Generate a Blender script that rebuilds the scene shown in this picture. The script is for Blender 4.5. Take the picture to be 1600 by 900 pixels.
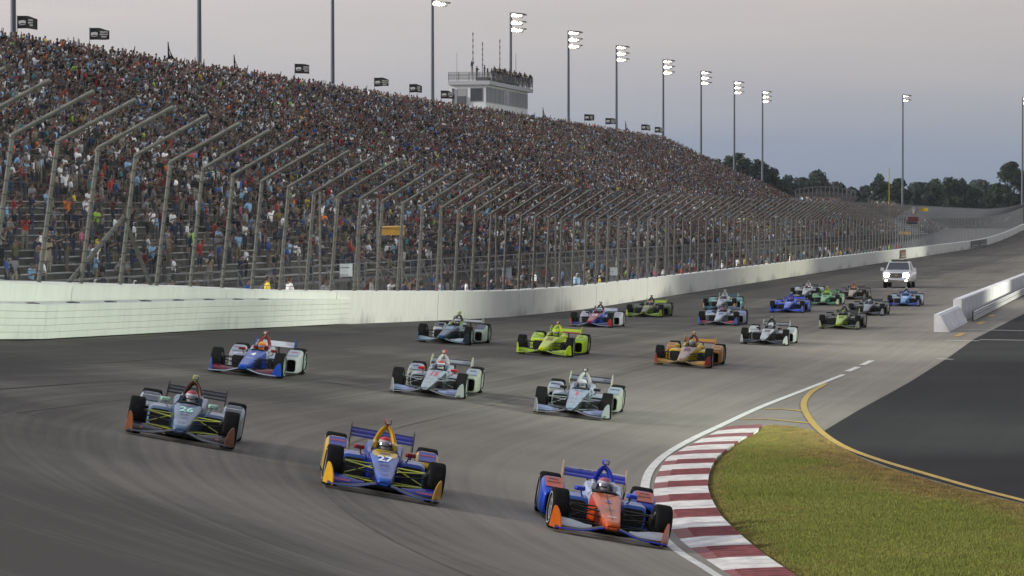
import bpy, bmesh, math, random
import numpy as np
from mathutils import Vector, Matrix
random.seed(7); rng = np.random.default_rng(11)
for o in list(bpy.data.objects): bpy.data.objects.remove(o)
scene = bpy.context.scene
COL = scene.collection

# ------------------------------------------------------------------ camera, sky, sun, exposure
FPX = 5000.0                      # focal length in pixels of the 1600 px wide photograph
CAMZ = 5.1                        # camera height (m)
HOR = 340.0                       # horizon row
cam_d = bpy.data.cameras.new('camera'); cam = bpy.data.objects.new('camera', cam_d); COL.objects.link(cam)
cam_d.sensor_width = 36.0; cam_d.lens = 36.0 * FPX / 1600.0
cam_d.clip_start = 0.5; cam_d.clip_end = 9000.0
PITCH = math.atan((450.0 - HOR) / FPX)
cam.location = (0, 0, CAMZ); cam.rotation_euler = (math.radians(90) - PITCH, 0, 0)
scene.camera = cam

SUN_EL = math.radians(20.0)
SUN_AZ = math.radians(-98.0)      # degrees from +Y towards +X : light comes from the left
world = bpy.data.worlds.new('World'); scene.world = world; world.use_nodes = True
wn, wl = world.node_tree.nodes, world.node_tree.links
wn.clear()
w_out = wn.new('ShaderNodeOutputWorld'); w_bg = wn.new('ShaderNodeBackground')
w_tc = wn.new('ShaderNodeTexCoord'); w_sep = wn.new('ShaderNodeSeparateXYZ')
wl.new(w_tc.outputs['Generated'], w_sep.inputs[0])
w_ramp = wn.new('ShaderNodeValToRGB'); cr = w_ramp.color_ramp
w_map = wn.new('ShaderNodeMapRange'); w_map.inputs['From Min'].default_value = 0.0; w_map.inputs['From Max'].default_value = 0.5
wl.new(w_sep.outputs['Z'], w_map.inputs['Value']); wl.new(w_map.outputs[0], w_ramp.inputs[0])
cr.elements[0].position = 0.0; cr.elements[0].color = (0.205, 0.252, 0.335, 1)
cr.elements[1].position = 1.0; cr.elements[1].color = (0.50, 0.53, 0.60, 1)
for p, c in ((0.045, (0.255, 0.293, 0.366, 1)), (0.085, (0.38, 0.375, 0.395, 1)), (0.14, (0.475, 0.447, 0.44, 1)), (0.4, (0.57, 0.54, 0.53, 1))):
    e = cr.elements.new(p); e.color = c
w_az = wn.new('ShaderNodeMapRange'); w_az.inputs['From Min'].default_value = -1.0; w_az.inputs['From Max'].default_value = 1.0
w_az.inputs['To Min'].default_value = 1.65; w_az.inputs['To Max'].default_value = 0.50
wl.new(w_sep.outputs['X'], w_az.inputs['Value'])
w_mul = wn.new('ShaderNodeMixRGB'); w_mul.blend_type = 'MULTIPLY'; w_mul.inputs[0].default_value = 1.0
w_comb = wn.new('ShaderNodeCombineXYZ')
for i in range(3): wl.new(w_az.outputs[0], w_comb.inputs[i])
wl.new(w_ramp.outputs[0], w_mul.inputs[1]); wl.new(w_comb.outputs[0], w_mul.inputs[2])
w_sky = wn.new('ShaderNodeTexSky'); w_sky.sky_type = 'NISHITA'; w_sky.sun_disc = False
w_sky.sun_elevation = SUN_EL; w_sky.sun_rotation = SUN_AZ; w_sky.air_density = 1.5; w_sky.dust_density = 4.0
w_sm = wn.new('ShaderNodeMixRGB'); w_sm.blend_type = 'MULTIPLY'; w_sm.inputs[0].default_value = 1.0; w_sm.inputs[2].default_value = (0.05, 0.05, 0.05, 1)
wl.new(w_sky.outputs[0], w_sm.inputs[1])
w_mix = wn.new('ShaderNodeMixRGB'); w_mix.inputs[0].default_value = 0.12
wl.new(w_mul.outputs[0], w_mix.inputs[1]); wl.new(w_sm.outputs[0], w_mix.inputs[2])
w_cm = wn.new('ShaderNodeMapping'); w_cm.inputs['Scale'].default_value = (5.0, 5.0, 34.0); wl.new(w_tc.outputs['Generated'], w_cm.inputs[0])
w_cn = wn.new('ShaderNodeTexNoise'); w_cn.inputs['Scale'].default_value = 1.6; w_cn.inputs['Detail'].default_value = 5.0; w_cn.inputs['Distortion'].default_value = 0.6; wl.new(w_cm.outputs[0], w_cn.inputs['Vector'])
w_cr = wn.new('ShaderNodeValToRGB'); w_cr.color_ramp.elements[0].position = 0.25; w_cr.color_ramp.elements[1].position = 0.75     # thin veils of high cloud
w_cr.color_ramp.elements[0].color = (0.955, 0.965, 0.985, 1); w_cr.color_ramp.elements[1].color = (1.05, 1.03, 1.015, 1); wl.new(w_cn.outputs['Fac'], w_cr.inputs[0])
w_cx = wn.new('ShaderNodeMixRGB'); w_cx.blend_type = 'MULTIPLY'; w_cx.inputs[0].default_value = 1.0; wl.new(w_mix.outputs[0], w_cx.inputs[1]); wl.new(w_cr.outputs[0], w_cx.inputs[2])
wl.new(w_cx.outputs[0], w_bg.inputs['Color']); w_bg.inputs['Strength'].default_value = 1.2
wl.new(w_bg.outputs[0], w_out.inputs['Surface'])

sun_d = bpy.data.lights.new('sun', 'SUN'); sun = bpy.data.objects.new('sun', sun_d); COL.objects.link(sun)
sun_d.energy = 2.9; sun_d.angle = math.radians(5.0); sun_d.color = (1.0, 0.93, 0.82)
_sd = Vector((math.sin(SUN_AZ) * math.cos(SUN_EL), math.cos(SUN_AZ) * math.cos(SUN_EL), math.sin(SUN_EL)))
sun.rotation_euler = _sd.to_track_quat('Z', 'Y').to_euler()
scene.view_settings.view_transform = 'Standard'; scene.view_settings.look = 'None'
scene.view_settings.exposure = 0.10; scene.view_settings.gamma = 1.0; scene.view_settings.use_curve_mapping = False
scene.cycles.max_bounces = 5; scene.cycles.diffuse_bounces = 2; scene.cycles.glossy_bounces = 2
scene.cycles.use_adaptive_sampling = True; scene.cycles.adaptive_threshold = 0.02; scene.cycles.adaptive_min_samples = 20; scene.cycles.volume_bounces = 0
scene.cycles.transparent_max_bounces = 10; scene.cycles.transmission_bounces = 3
scene.cycles.sample_clamp_indirect = 4.0; scene.cycles.use_denoising = True

# ------------------------------------------------------------------ helpers
def lin(h):
    if isinstance(h, str):
        h = h.lstrip('#'); c = [int(h[i:i + 2], 16) / 255 for i in (0, 2, 4)]
        return tuple(x / 12.92 if x <= 0.04045 else ((x + 0.055) / 1.055) ** 2.4 for x in c)
    return tuple(h)
_mats = {}
def nodes_of(m):
    m.use_nodes = True; return m.node_tree.nodes, m.node_tree.links, m.node_tree.nodes['Principled BSDF']
def mat(name, col, rough=0.6, metal=0.0, coat=0.0, var=0.15, scale=3.0, spec=0.5, bump=0.0, emit=None, es=0.0):
    """principled material with a noise driven tint so that no surface is one flat colour"""
    if name in _mats: return _mats[name]
    m = bpy.data.materials.new(name); n, l, b = nodes_of(m)
    c = lin(col)
    b.inputs['Roughness'].default_value = rough; b.inputs['Metallic'].default_value = metal
    b.inputs['Specular IOR Level'].default_value = spec
    b.inputs['Coat Weight'].default_value = coat; b.inputs['Coat Roughness'].default_value = 0.06
    if var > 0:
        tc = n.new('ShaderNodeTexCoord'); nz = n.new('ShaderNodeTexNoise'); nz.inputs['Scale'].default_value = scale
        nz.inputs['Detail'].default_value = 6.0; nz.inputs['Roughness'].default_value = 0.65
        l.new(tc.outputs['Object'], nz.inputs['Vector'])
        r = n.new('ShaderNodeValToRGB'); r.color_ramp.elements[0].position = 0.3; r.color_ramp.elements[1].position = 0.72
        r.color_ramp.elements[0].color = tuple(x * (1 - var) for x in c) + (1,)
        r.color_ramp.elements[1].color = tuple(min(1, x * (1 + var)) for x in c) + (1,)
        l.new(nz.outputs['Fac'], r.inputs[0]); l.new(r.outputs[0], b.inputs['Base Color'])
        if bump > 0:
            bp = n.new('ShaderNodeBump'); bp.inputs['Strength'].default_value = bump; bp.inputs['Distance'].default_value = 0.02
            l.new(nz.outputs['Fac'], bp.inputs['Height']); l.new(bp.outputs[0], b.inputs['Normal'])
    else:
        b.inputs['Base Color'].default_value = c + (1,)
    if emit is not None:
        b.inputs['Emission Color'].default_value = lin(emit) + (1,); b.inputs['Emission Strength'].default_value = es
    _mats[name] = m
    return m
def paint(col, rough=0.34, metal=0.05):
    c0 = lin(col); g0 = sum(c0) / 3; c0 = tuple(max(0.003, 0.68 * (g0 + 1.3 * (x - g0))) for x in c0)
    k = 'paint_%s_%d' % (str(col).lstrip('#'), int(rough * 100))
    return mat(k, c0, rough, metal, 0.28, 0.14, 6.0, spec=0.30)

class MB:
    def __init__(s): s.v = []; s.f = []; s.m = []
    def add(s, vs, fs, mi=0):
        k = len(s.v); s.v += [tuple(p) for p in vs]
        for f in fs: s.f.append(tuple(i + k for i in f)); s.m.append(mi)
    def box(s, c, d, R=None, mi=0):
        hx, hy, hz = d[0] / 2, d[1] / 2, d[2] / 2
        vs = [Vector((x, y, z)) for x in (-hx, hx) for y in (-hy, hy) for z in (-hz, hz)]
        if R is not None: vs = [R @ p for p in vs]
        c = Vector(c); s.add([p + c for p in vs], [(0, 1, 3, 2), (4, 6, 7, 5), (0, 4, 5, 1), (2, 3, 7, 6), (0, 2, 6, 4), (1, 5, 7, 3)], mi)
    def tube(s, p0, p1, r, seg=8, r1=None, mi=0, cap=True, flat=1.0):
        p0, p1 = Vector(p0), Vector(p1); r1 = r if r1 is None else r1
        d = (p1 - p0).normalized(); a = d.orthogonal().normalized()
        if abs(d.z) < 0.95: a = Vector((0, 0, 1)).cross(d).normalized()
        b = d.cross(a)
        vs = []
        for p, q in ((p0, r), (p1, r1)):
            for i in range(seg):
                t = 2 * math.pi * i / seg
                vs.append(p + a * math.cos(t) * q + b * math.sin(t) * q * flat)
        fs = [(i, (i + 1) % seg, seg + (i + 1) % seg, seg + i) for i in range(seg)]
        if cap: fs += [tuple(range(seg))[::-1], tuple(range(seg, 2 * seg))]
        s.add(vs, fs, mi)
    def path(s, pts, r, seg=6, mi=0, closed=False, flat=1.0):
        pts = [Vector(p) for p in pts]; n = len(pts); rings = []; up = None
        for i, p in enumerate(pts):
            d = (pts[min(i + 1, n - 1)] - pts[max(i - 1, 0)])
            if closed: d = pts[(i + 1) % n] - pts[i - 1]
            d.normalize()
            a = d.orthogonal().normalized() if up is None else (up - d * up.dot(d)).normalized()
            up = a; b = d.cross(a); rr = r[i] if isinstance(r, (list, tuple)) else r
            rings.append([p + a * math.cos(2 * math.pi * k / seg) * rr + b * math.sin(2 * math.pi * k / seg) * rr * flat for k in range(seg)])
        s.loft(rings, cap=not closed, closed=closed, mi=mi)
    def loft(s, rings, cap=True, closed=False, mi=0, mf=None):
        k = len(rings[0]); vs = [p for r in rings for p in r]; base = len(s.v); s.v += [tuple(p) for p in vs]
        n = len(rings)
        for j in range(n if closed else n - 1):
            for i in range(k):
                a, b = j * k, ((j + 1) % n) * k
                s.f.append((base + a + i, base + a + (i + 1) % k, base + b + (i + 1) % k, base + b + i)); s.m.append(mf(j, i) if mf else mi)
        if cap and not closed:
            s.f.append(tuple(base + i for i in range(k))[::-1]); s.m.append(mi)
            s.f.append(tuple(base + (n - 1) * k + i for i in range(k))); s.m.append(mi)
    def lathe(s, prof, seg=24, axis='x', mi=0, c=(0, 0, 0), mf=None):
        rings = []
        for i in range(seg):
            t = 2 * math.pi * i / seg; ring = []
            for (u, r) in prof:
                if axis == 'x': ring.append((c[0] + u, c[1] + r * math.cos(t), c[2] + r * math.sin(t)))
                else: ring.append((c[0] + r * math.cos(t), c[1] + r * math.sin(t), c[2] + u))
            rings.append(ring)
        k = len(prof); base = len(s.v); s.v += [p for r in rings for p in r]
        for j in range(seg):
            for i in range(k - 1):
                a, b = j * k, ((j + 1) % seg) * k
                s.f.append((base + a + i, base + a + i + 1, base + b + i + 1, base + b + i)); s.m.append(mf(i) if mf else mi)
    def mesh(s, name, smooth=True, angle=38, fix=True):
        me = bpy.data.meshes.new(name); me.from_pydata(s.v, [], s.f)
        if any(s.m): me.polygons.foreach_set('material_index', s.m)
        if fix:
            bm = bmesh.new(); bm.from_mesh(me); bmesh.ops.recalc_face_normals(bm, faces=bm.faces); bm.to_mesh(me); bm.free()
        if smooth:
            me.polygons.foreach_set('use_smooth', [True] * len(me.polygons)); me.set_sharp_from_angle(angle=math.radians(angle))
        me.update(); return me

def put(name, me, mats=None, parent=None, loc=None, rot=None, own=False):
    o = bpy.data.objects.new(name, me); COL.objects.link(o)
    if parent is not None: o.parent = parent
    if loc is not None: o.location = loc
    if rot is not None: o.rotation_euler = rot
    if mats is not None:
        ms = mats if isinstance(mats, (list, tuple)) else [mats]
        if own:
            while len(me.materials) < len(ms): me.materials.append(None)
            for i, m in enumerate(ms):
                o.material_slots[i].link = 'OBJECT'; o.material_slots[i].material = m
        elif len(me.materials) == 0:
            for m in ms: me.materials.append(m)
    return o
def tag(o, label=None, cat=None, group=None, kind=None):
    if label: o['label'] = label
    if cat: o['category'] = cat
    if group: o['group'] = group
    if kind: o['kind'] = kind
    return o
def empty(name, loc=(0, 0, 0), parent=None, M=None):
    o = bpy.data.objects.new(name, None); COL.objects.link(o); o.empty_display_size = 0.2
    if parent: o.parent = parent
    if M is not None: o.matrix_world = M
    else: o.location = loc
    return o

# ------------------------------------------------------------------ the lie of the land
TH = math.atan((1830.0 - 800.0) / FPX)            # the straight runs away to the right of the view axis
U = np.array((math.sin(TH), math.cos(TH))); V = np.array((-math.cos(TH), math.sin(TH)))
def xy(s, n): return (s * U[0] + n * V[0], s * U[1] + n * V[1])
def sn(x, y): return (x * U[0] + y * U[1], x * V[0] + y * V[1])
def n_in(s):  s = np.asarray(s, float); return np.where(s < 68, 10.6 - (68 - s) ** 2 / 118.0, 10.6)
def n_wall(s):
    s = np.asarray(s, float); a = np.where(s < 84, 32 - (84 - s) ** 2 / 420.0, 32.0)
    return np.where(s > 700, a - (s - 700) ** 2 / 400.0, a)
def bank(s): return np.interp(s, [40, 50, 60, 71, 85, 103, 123, 141, 155, 175], [0.178, 0.172, 0.142, 0.108, 0.08, 0.064, 0.041, 0.022, 0.009, 0.0])
def lean_a(s): return np.interp(s, [60, 88, 105, 125, 150, 200], [0.16, 0.145, 0.11, 0.075, 0.05, 0.02])
def gz(s, n):
    s = np.asarray(s, float); n = np.asarray(n, float)
    o = n - n_in(s); w = n_wall(s) - n_in(s) + 0.3
    o = (o + np.sqrt(o * o + 0.16)) / 2 - 0.03
    o = np.clip(o, 0, np.maximum(w, 0.5))
    far = np.clip((s - 510) / 190.0, 0, 1.3); far = far * far * 2.1
    return bank(s) * o + far * np.clip(o / 21.0, 0, 1)
def gz_xy(x, y):
    s, n = sn(x, y); return float(gz(s, n))
def ground_px(px, py):
    """point of the ground seen at a pixel of the photograph"""
    dx = (px - 800) / FPX; a = (450 - py) / FPX
    dy = math.cos(PITCH) + a * math.sin(PITCH); dz = -math.sin(PITCH) + a * math.cos(PITCH)
    t = CAMZ / -dz
    for _ in range(60):
        z = gz_xy(dx * t, dy * t); t += 0.6 * ((z - CAMZ) / dz - t)
    return (dx * t, dy * t, gz_xy(dx * t, dy * t))
def flat_px(px, py, z=0.0):
    dx = (px - 800) / FPX; a = (450 - py) / FPX
    dy = math.cos(PITCH) + a * math.sin(PITCH); dz = -math.sin(PITCH) + a * math.cos(PITCH)
    t = (z - CAMZ) / dz; return (dx * t, dy * t)
def to_px(x, y, z):
    zc = z - CAMZ; d = y * math.cos(PITCH) - zc * math.sin(PITCH); h = y * math.sin(PITCH) + zc * math.cos(PITCH)
    return 800 + FPX * x / d, 450 - FPX * h / d, d
def s_at(px, n):
    """distance along the straight where a line at offset n crosses an image column"""
    phi = TH - math.atan((px - 800) / FPX); return n / math.tan(phi)
def W(s, n, z): x, y = xy(s, n); return Vector((x, y, z))
# ------------------------------------------------------------------ ground materials
def asphalt(name, base, dark, light, rubber=True):
    m = bpy.data.materials.new(name); n, l, b = nodes_of(m)
    uv = n.new('ShaderNodeUVMap'); tc = n.new('ShaderNodeTexCoord')
    mp = n.new('ShaderNodeMapping'); mp.inputs['Scale'].default_value = (1.3, 0.035, 1); l.new(uv.outputs[0], mp.inputs[0])
    st = n.new('ShaderNodeTexNoise'); st.inputs['Scale'].default_value = 1.0; st.inputs['Detail'].default_value = 5; st.inputs['Roughness'].default_value = 0.6
    l.new(mp.outputs[0], st.inputs['Vector'])
    mp2 = n.new('ShaderNodeMapping'); mp2.inputs['Scale'].default_value = (5.5, 0.06, 1); l.new(uv.outputs[0], mp2.inputs[0])
    st2 = n.new('ShaderNodeTexNoise'); st2.inputs['Scale'].default_value = 1.0; st2.inputs['Detail'].default_value = 3; l.new(mp2.outputs[0], st2.inputs['Vector'])
    pat = n.new('ShaderNodeTexNoise'); pat.inputs['Scale'].default_value = 0.16; pat.inputs['Detail'].default_value = 4; l.new(tc.outputs['Object'], pat.inputs['Vector'])
    gr = n.new('ShaderNodeTexNoise'); gr.inputs['Scale'].default_value = 9.0; gr.inputs['Detail'].default_value = 8; gr.inputs['Roughness'].default_value = 0.8; l.new(tc.outputs['Object'], gr.inputs['Vector'])
    r = n.new('ShaderNodeValToRGB'); r.color_ramp.elements[0].position = 0.28; r.color_ramp.elements[1].position = 0.74
    r.color_ramp.elements[0].color = dark + (1,); r.color_ramp.elements[1].color = light + (1,)
    e = r.color_ramp.elements.new(0.5); e.color = base + (1,)
    a1 = n.new('ShaderNodeMath'); a1.operation = 'MULTIPLY_ADD'; a1.inputs[1].default_value = 0.27 if rubber else 0.15; l.new(st.outputs['Fac'], a1.inputs[0])
    a2 = n.new('ShaderNodeMath'); a2.operation = 'MULTIPLY_ADD'; a2.inputs[1].default_value = 0.38 if rubber else 0.45; l.new(pat.outputs['Fac'], a2.inputs[0])
    a3 = n.new('ShaderNodeMath'); a3.operation = 'MULTIPLY_ADD'; a3.inputs[1].default_value = 0.22 if rubber else 0.1; l.new(st2.outputs['Fac'], a3.inputs[0])
    a3.inputs[2].default_value = 0.03 if rubber else 0.15
    l.new(a3.outputs[0], a2.inputs[2]); l.new(a2.outputs[0], a1.inputs[2])
    last = a1.outputs[0]
    if rubber:   # the worn racing line: a darker rubbered groove that follows the track
        sp = n.new('ShaderNodeSeparateXYZ'); l.new(uv.outputs[0], sp.inputs[0])
        gv = n.new('ShaderNodeFloatCurve'); cv = gv.mapping.curves[0]
        pts = [(0.0, 0.60), (0.12, 0.60), (0.22, 0.50), (0.29, 0.40), (0.37, 0.38), (0.45, 0.27), (0.54, 0.30), (0.63, 0.21), (0.74, 0.27), (0.88, 0.40), (1.0, 0.38)]
        cv.points[0].location = pts[0]; cv.points[1].location = pts[-1]
        for p in pts[1:-1]: cv.points.new(*p)
        gv.mapping.update()
        dv = n.new('ShaderNodeMath'); dv.operation = 'MULTIPLY_ADD'; dv.inputs[1].default_value = 1 / 30.0; dv.inputs[2].default_value = 0.1
        l.new(sp.outputs['X'], dv.inputs[0]); l.new(dv.outputs[0], gv.inputs['Value'])
        ad = n.new('ShaderNodeMath'); ad.operation = 'ADD'; l.new(last, ad.inputs[0]); l.new(gv.outputs[0], ad.inputs[1])
        sb = n.new('ShaderNodeMath'); sb.operation = 'SUBTRACT'; l.new(ad.outputs[0], sb.inputs[0]); sb.inputs[1].default_value = 0.44
        last = sb.outputs[0]
    g2 = n.new('ShaderNodeMath'); g2.operation = 'MULTIPLY_ADD'; g2.inputs[1].default_value = 0.22; g2.inputs[2].default_value = -0.11; l.new(gr.outputs['Fac'], g2.inputs[0])
    a4 = n.new('ShaderNodeMath'); a4.operation = 'ADD'; l.new(last, a4.inputs[0]); l.new(g2.outputs[0], a4.inputs[1])
    l.new(a4.outputs[0], r.inputs[0]); l.new(r.outputs[0], b.inputs['Base Color'])
    b.inputs['Roughness'].default_value = 0.9; b.inputs['Specular IOR Level'].default_value = 0.12
    bp = n.new('ShaderNodeBump'); bp.inputs['Strength'].default_value = 0.25; bp.inputs['Distance'].default_value = 0.01
    l.new(gr.outputs['Fac'], bp.inputs['Height']); l.new(bp.outputs[0], b.inputs['Normal'])
    return m
M_TRACK = asphalt('track_asphalt', (0.176, 0.161, 0.139), (0.075, 0.069, 0.062), (0.262, 0.241, 0.208))
M_PIT = asphalt('pit_asphalt', (0.022, 0.022, 0.023), (0.012, 0.012, 0.014), (0.038, 0.037, 0.036), rubber=False)
M_LINE = mat('white_road_paint', (0.62, 0.61, 0.57), 0.7, var=0.28, scale=5)
M_YEL = mat('yellow_road_paint', (0.42, 0.28, 0.055), 0.7, var=0.3, scale=5)
M_KW = mat('kerb_white', (0.60, 0.58, 0.55), 0.75, var=0.34, scale=2.6, bump=0.1)
M_KR = mat('kerb_red', (0.215, 0.062, 0.066), 0.75, var=0.35, scale=4, bump=0.1)
M_EARTH = mat('dry_field', (0.10, 0.10, 0.055), 0.95, var=0.4, scale=0.02)

def sheet(name, ss, fn, m, uvfn, parent=None):
    vs, uvs = [], []; K = None
    for s in ss:
        row = fn(s); K = len(row)
        for n_ in row:
            x, y = xy(s, n_); vs.append((x, y, float(gz(s, n_)))); uvs.append(uvfn(s, n_))
    fs = [(j * K + i, j * K + i + 1, (j + 1) * K + i + 1, (j + 1) * K + i) for j in range(len(ss) - 1) for i in range(K - 1)]
    me = bpy.data.meshes.new(name); me.from_pydata(vs, [], fs)
    uvl = me.uv_layers.new(name='UVMap'); idx = np.empty(len(me.loops), int); me.loops.foreach_get('vertex_index', idx)
    uvl.data.foreach_set('uv', np.array(uvs, np.float32)[idx].ravel())
    bm = bmesh.new(); bm.from_mesh(me); bmesh.ops.recalc_face_normals(bm, faces=bm.faces)
    if bm.faces and sum(f.normal.z for f in bm.faces) < 0: bmesh.ops.reverse_faces(bm, faces=bm.faces)
    bm.to_mesh(me); bm.free()
    me.polygons.foreach_set('use_smooth', [True] * len(me.polygons))
    return put(name, me, m, parent)

# the ground reaches the horizon
mb = MB(); mb.add([(-4000, -300, -0.12), (4000, -300, -0.12), (4000, 7000, -0.12), (-4000, 7000, -0.12)], [(0, 1, 2, 3)])
tag(put('ground', mb.mesh('ground', smooth=False), M_EARTH), kind='structure')
SS = list(np.concatenate([np.arange(8, 180, 1.5), np.arange(180, 420, 8), np.arange(420, 960, 15)]))
def track_row(s):
    a = float(n_in(s)); b_ = float(n_wall(s)) + 0.3
    return [a - 70, a - 30, a - 12, a - 4, a - 1, a - 0.5] + [a + (b_ - a) * t for t in np.linspace(0, 1, 26)]
track = tag(sheet('track', SS, track_row, M_TRACK, lambda s, n_: (n_ - float(n_in(s)), s)), kind='structure')
def apron_row(s):
    b_ = float(n_wall(s)) + 0.25; return [b_, b_ + 4, b_ + 10, b_ + 20, 120]
tag(sheet('concourse', SS, apron_row, mat('concourse_concrete', (0.16, 0.155, 0.15), 0.9, var=0.25, scale=0.6), lambda s, n_: (n_, s)), kind='structure')

def smooth_line(pts, k=6):
    pts = [np.array(p, float) for p in pts]; out = []
    P = [2 * pts[0] - pts[1]] + pts + [2 * pts[-1] - pts[-2]]
    for i in range(1, len(P) - 2):
        for t in np.linspace(0, 1, k, endpoint=False):
            a, b_, c, d = P[i - 1], P[i], P[i + 1], P[i + 2]
            out.append(0.5 * ((2 * b_) + (c - a) * t + (2 * a - 5 * b_ + 4 * c - d) * t * t + (3 * b_ - a - 3 * c + d) * t ** 3))
    out.append(pts[-1]); return out
def ribbon(name, pts, width, m, lift, parent):
    pts = [np.array(p, float) for p in pts]; vs = []
    for i, p in enumerate(pts):
        d = pts[min(i + 1, len(pts) - 1)] - pts[max(i - 1, 0)]; d /= np.hypot(*d); q = np.array((-d[1], d[0]))
        w = width[i] if isinstance(width, (list, tuple)) else width
        for sg in (-1, 1):
            e = p + q * sg * w / 2; vs.append((e[0], e[1], gz_xy(e[0], e[1]) + lift))
    me = bpy.data.meshes.new(name); me.from_pydata(vs, [], [(2 * i, 2 * i + 1, 2 * i + 3, 2 * i + 2) for i in range(len(pts) - 1)])
    bm = bmesh.new(); bm.from_mesh(me); bmesh.ops.recalc_face_normals(bm, faces=bm.faces)
    if sum(f.normal.z for f in bm.faces) < 0: bmesh.ops.reverse_faces(bm, faces=bm.faces)
    bm.to_mesh(me); bm.free()
    return put(name, me, m, parent)
def fl(*pp): return [flat_px(*p) for p in pp]
ribbon('white_line', smooth_line(fl((1318, 586), (1250, 613), (1190, 637), (1130, 665), (1080, 689), (1042, 711), (1020, 731), (1010, 750), (1008, 772), (1014, 800), (1032, 838), (1062, 868), (1100, 893), (1150, 930), (1215, 980))), 0.17, M_LINE, 0.012, track)
for a in (((1324, 581), (1341, 574)), ((1347, 571), (1362, 564))):
    ribbon('lane_dash', fl(*a), 0.22, M_LINE, 0.012, track)
M_SKID = mat('tyre_rubber_mark', (0.095, 0.09, 0.083), 0.9, var=0.3, scale=2, spec=0.1)
M_SEAM = mat('paving_seam', (0.150, 0.139, 0.122), 0.9, var=0.35, scale=1.5, spec=0.1)
def track_path(o0, o1, s0, s1, k=40):
    out = []
    for t in np.linspace(0, 1, k):
        s = s0 + (s1 - s0) * t; o = o0 + (o1 - o0) * t; out.append(xy(s, float(n_in(s)) + o * (float(n_wall(s)) - float(n_in(s))) / 21.4))
    return out
for o0 in (5.6, 10.9, 16.3): ribbon('paving_seam', track_path(o0, o0, 34, 330, 160), 0.028, M_SEAM, 0.007, track)
for o0, o1, s0, s1, w_ in ((12.6, 12.9, 52, 70, .06), (15.2, 16.0, 72, 94, .07)):
    ribbon('tyre_mark', track_path(o0, o1, s0, s1), [w_ * math.sin(math.pi * (0.04 + 0.92 * t)) for t in np.linspace(0, 1, 40)], M_SKID, 0.009, track)
# pit road: darker, newer asphalt to the right of the lane
PIT = fl((1522, 530), (1480, 560), (1420, 598), (1340, 642), (1285, 675), (1298, 690), (1340, 712), (1400, 734), (1500, 762), (1600, 787), (2000, 880), (2400, 860), (2300, 600), (1990, 500), (1900, 480), (1760, 455), (1640, 470))
def poly_sheet(name, pts, m, z, parent=None):
    bm = bmesh.new(); vv = [bm.verts.new((p[0], p[1], z)) for p in pts]
    ee = [bm.edges.new((vv[i], vv[(i + 1) % len(vv)])) for i in range(len(vv))]
    bmesh.ops.triangle_fill(bm, use_beauty=True, edges=ee)
    bmesh.ops.recalc_face_normals(bm, faces=bm.faces)
    if sum(f.normal.z for f in bm.faces) < 0: bmesh.ops.reverse_faces(bm, faces=bm.faces)
    me = bpy.data.meshes.new(name); bm.to_mesh(me); bm.free(); uvl = me.uv_layers.new(name='UVMap')
    for lp in me.loops:
        c = me.vertices[lp.vertex_index].co; a = sn(c.x, c.y); uvl.data[lp.index].uv = (a[1], a[0])
    return put(name, me, m, parent)
pit = tag(poly_sheet('pit_road', PIT, M_PIT, 0.006), kind='structure')
# pit lane extends along the straight behind the pit wall
ribbon('yellow_line', smooth_line(fl((1291, 600), (1268, 613), (1256, 630), (1262, 650), (1283, 675), (1318, 698), (1370, 718), (1450, 742), (1530, 765), (1600, 783), (1800, 835), (2000, 885))), 0.17, M_YEL, 0.014, track)
ribbon('yellow_line', smooth_line(fl((1196, 640), (1225, 640), (1256, 643))), 0.2, M_YEL, 0.0125, track)
ribbon('yellow_line', smooth_line(fl((1160, 656), (1205, 656), (1270, 662))), 0.2, M_YEL, 0.0125, track)
for a in (((1478, 532), (1530, 533)), ((1464, 561), (1489, 562)), ((1500, 515), (1640, 518)), ((1530, 531), (1660, 533))):
    ribbon('white_line', fl(*a), 0.22, M_LINE, 0.014, track)
for a in (((1494, 526), (1505, 521)), ((1528, 507), (1537, 503)), ((1546, 495), (1553, 492))):
    ribbon('yellow_dash', fl(*a), 0.3, M_YEL, 0.014, track)

# ------------------------------------------------------------------ kerb: every painted block is a piece
Z8 = 2.5717
yb = [286, 303, 318, 336, 350, 370, 382, 403, 419, 442, 459, 482, 505, 530, 553, 583, 610, 643, 677, 717, 754, 792, 839, 884, 935, 985, 1040, 1100]
Lk = [(1150, 661), (1136, 667), (1111, 679), (1087.5, 691), (1064, 703.6), (1041, 717), (1030, 735), (1023, 752), (1020.6, 770), (1024, 790), (1034, 810), (1048.6, 828), (1064, 847), (1099, 878.5), (1120, 896), (1160, 930), (1215, 975), (1260, 1010)]
Rk = [(1200, 664), (1188, 669), (1183, 678), (1159, 690), (1140, 703.6), (1120.5, 719), (1111.6, 735), (1107, 750), (1105.8, 766), (1109, 779), (1116.6, 795), (1128, 814), (1144, 830), (1163, 847.5), (1190.5, 871), (1227.5, 896), (1290, 940), (1370, 1000), (1400, 1022)]
def edge_at(E, y):
    ys = [p[1] for p in E]; return float(np.interp(y, ys, [p[0] for p in E]))
kerb = tag(empty('kerb', flat_px(1070, 760) + (0.0,)), 'low red and white striped kerb curving along the grass', 'kerb')
kerb_loc = Vector(kerb.location)
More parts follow.
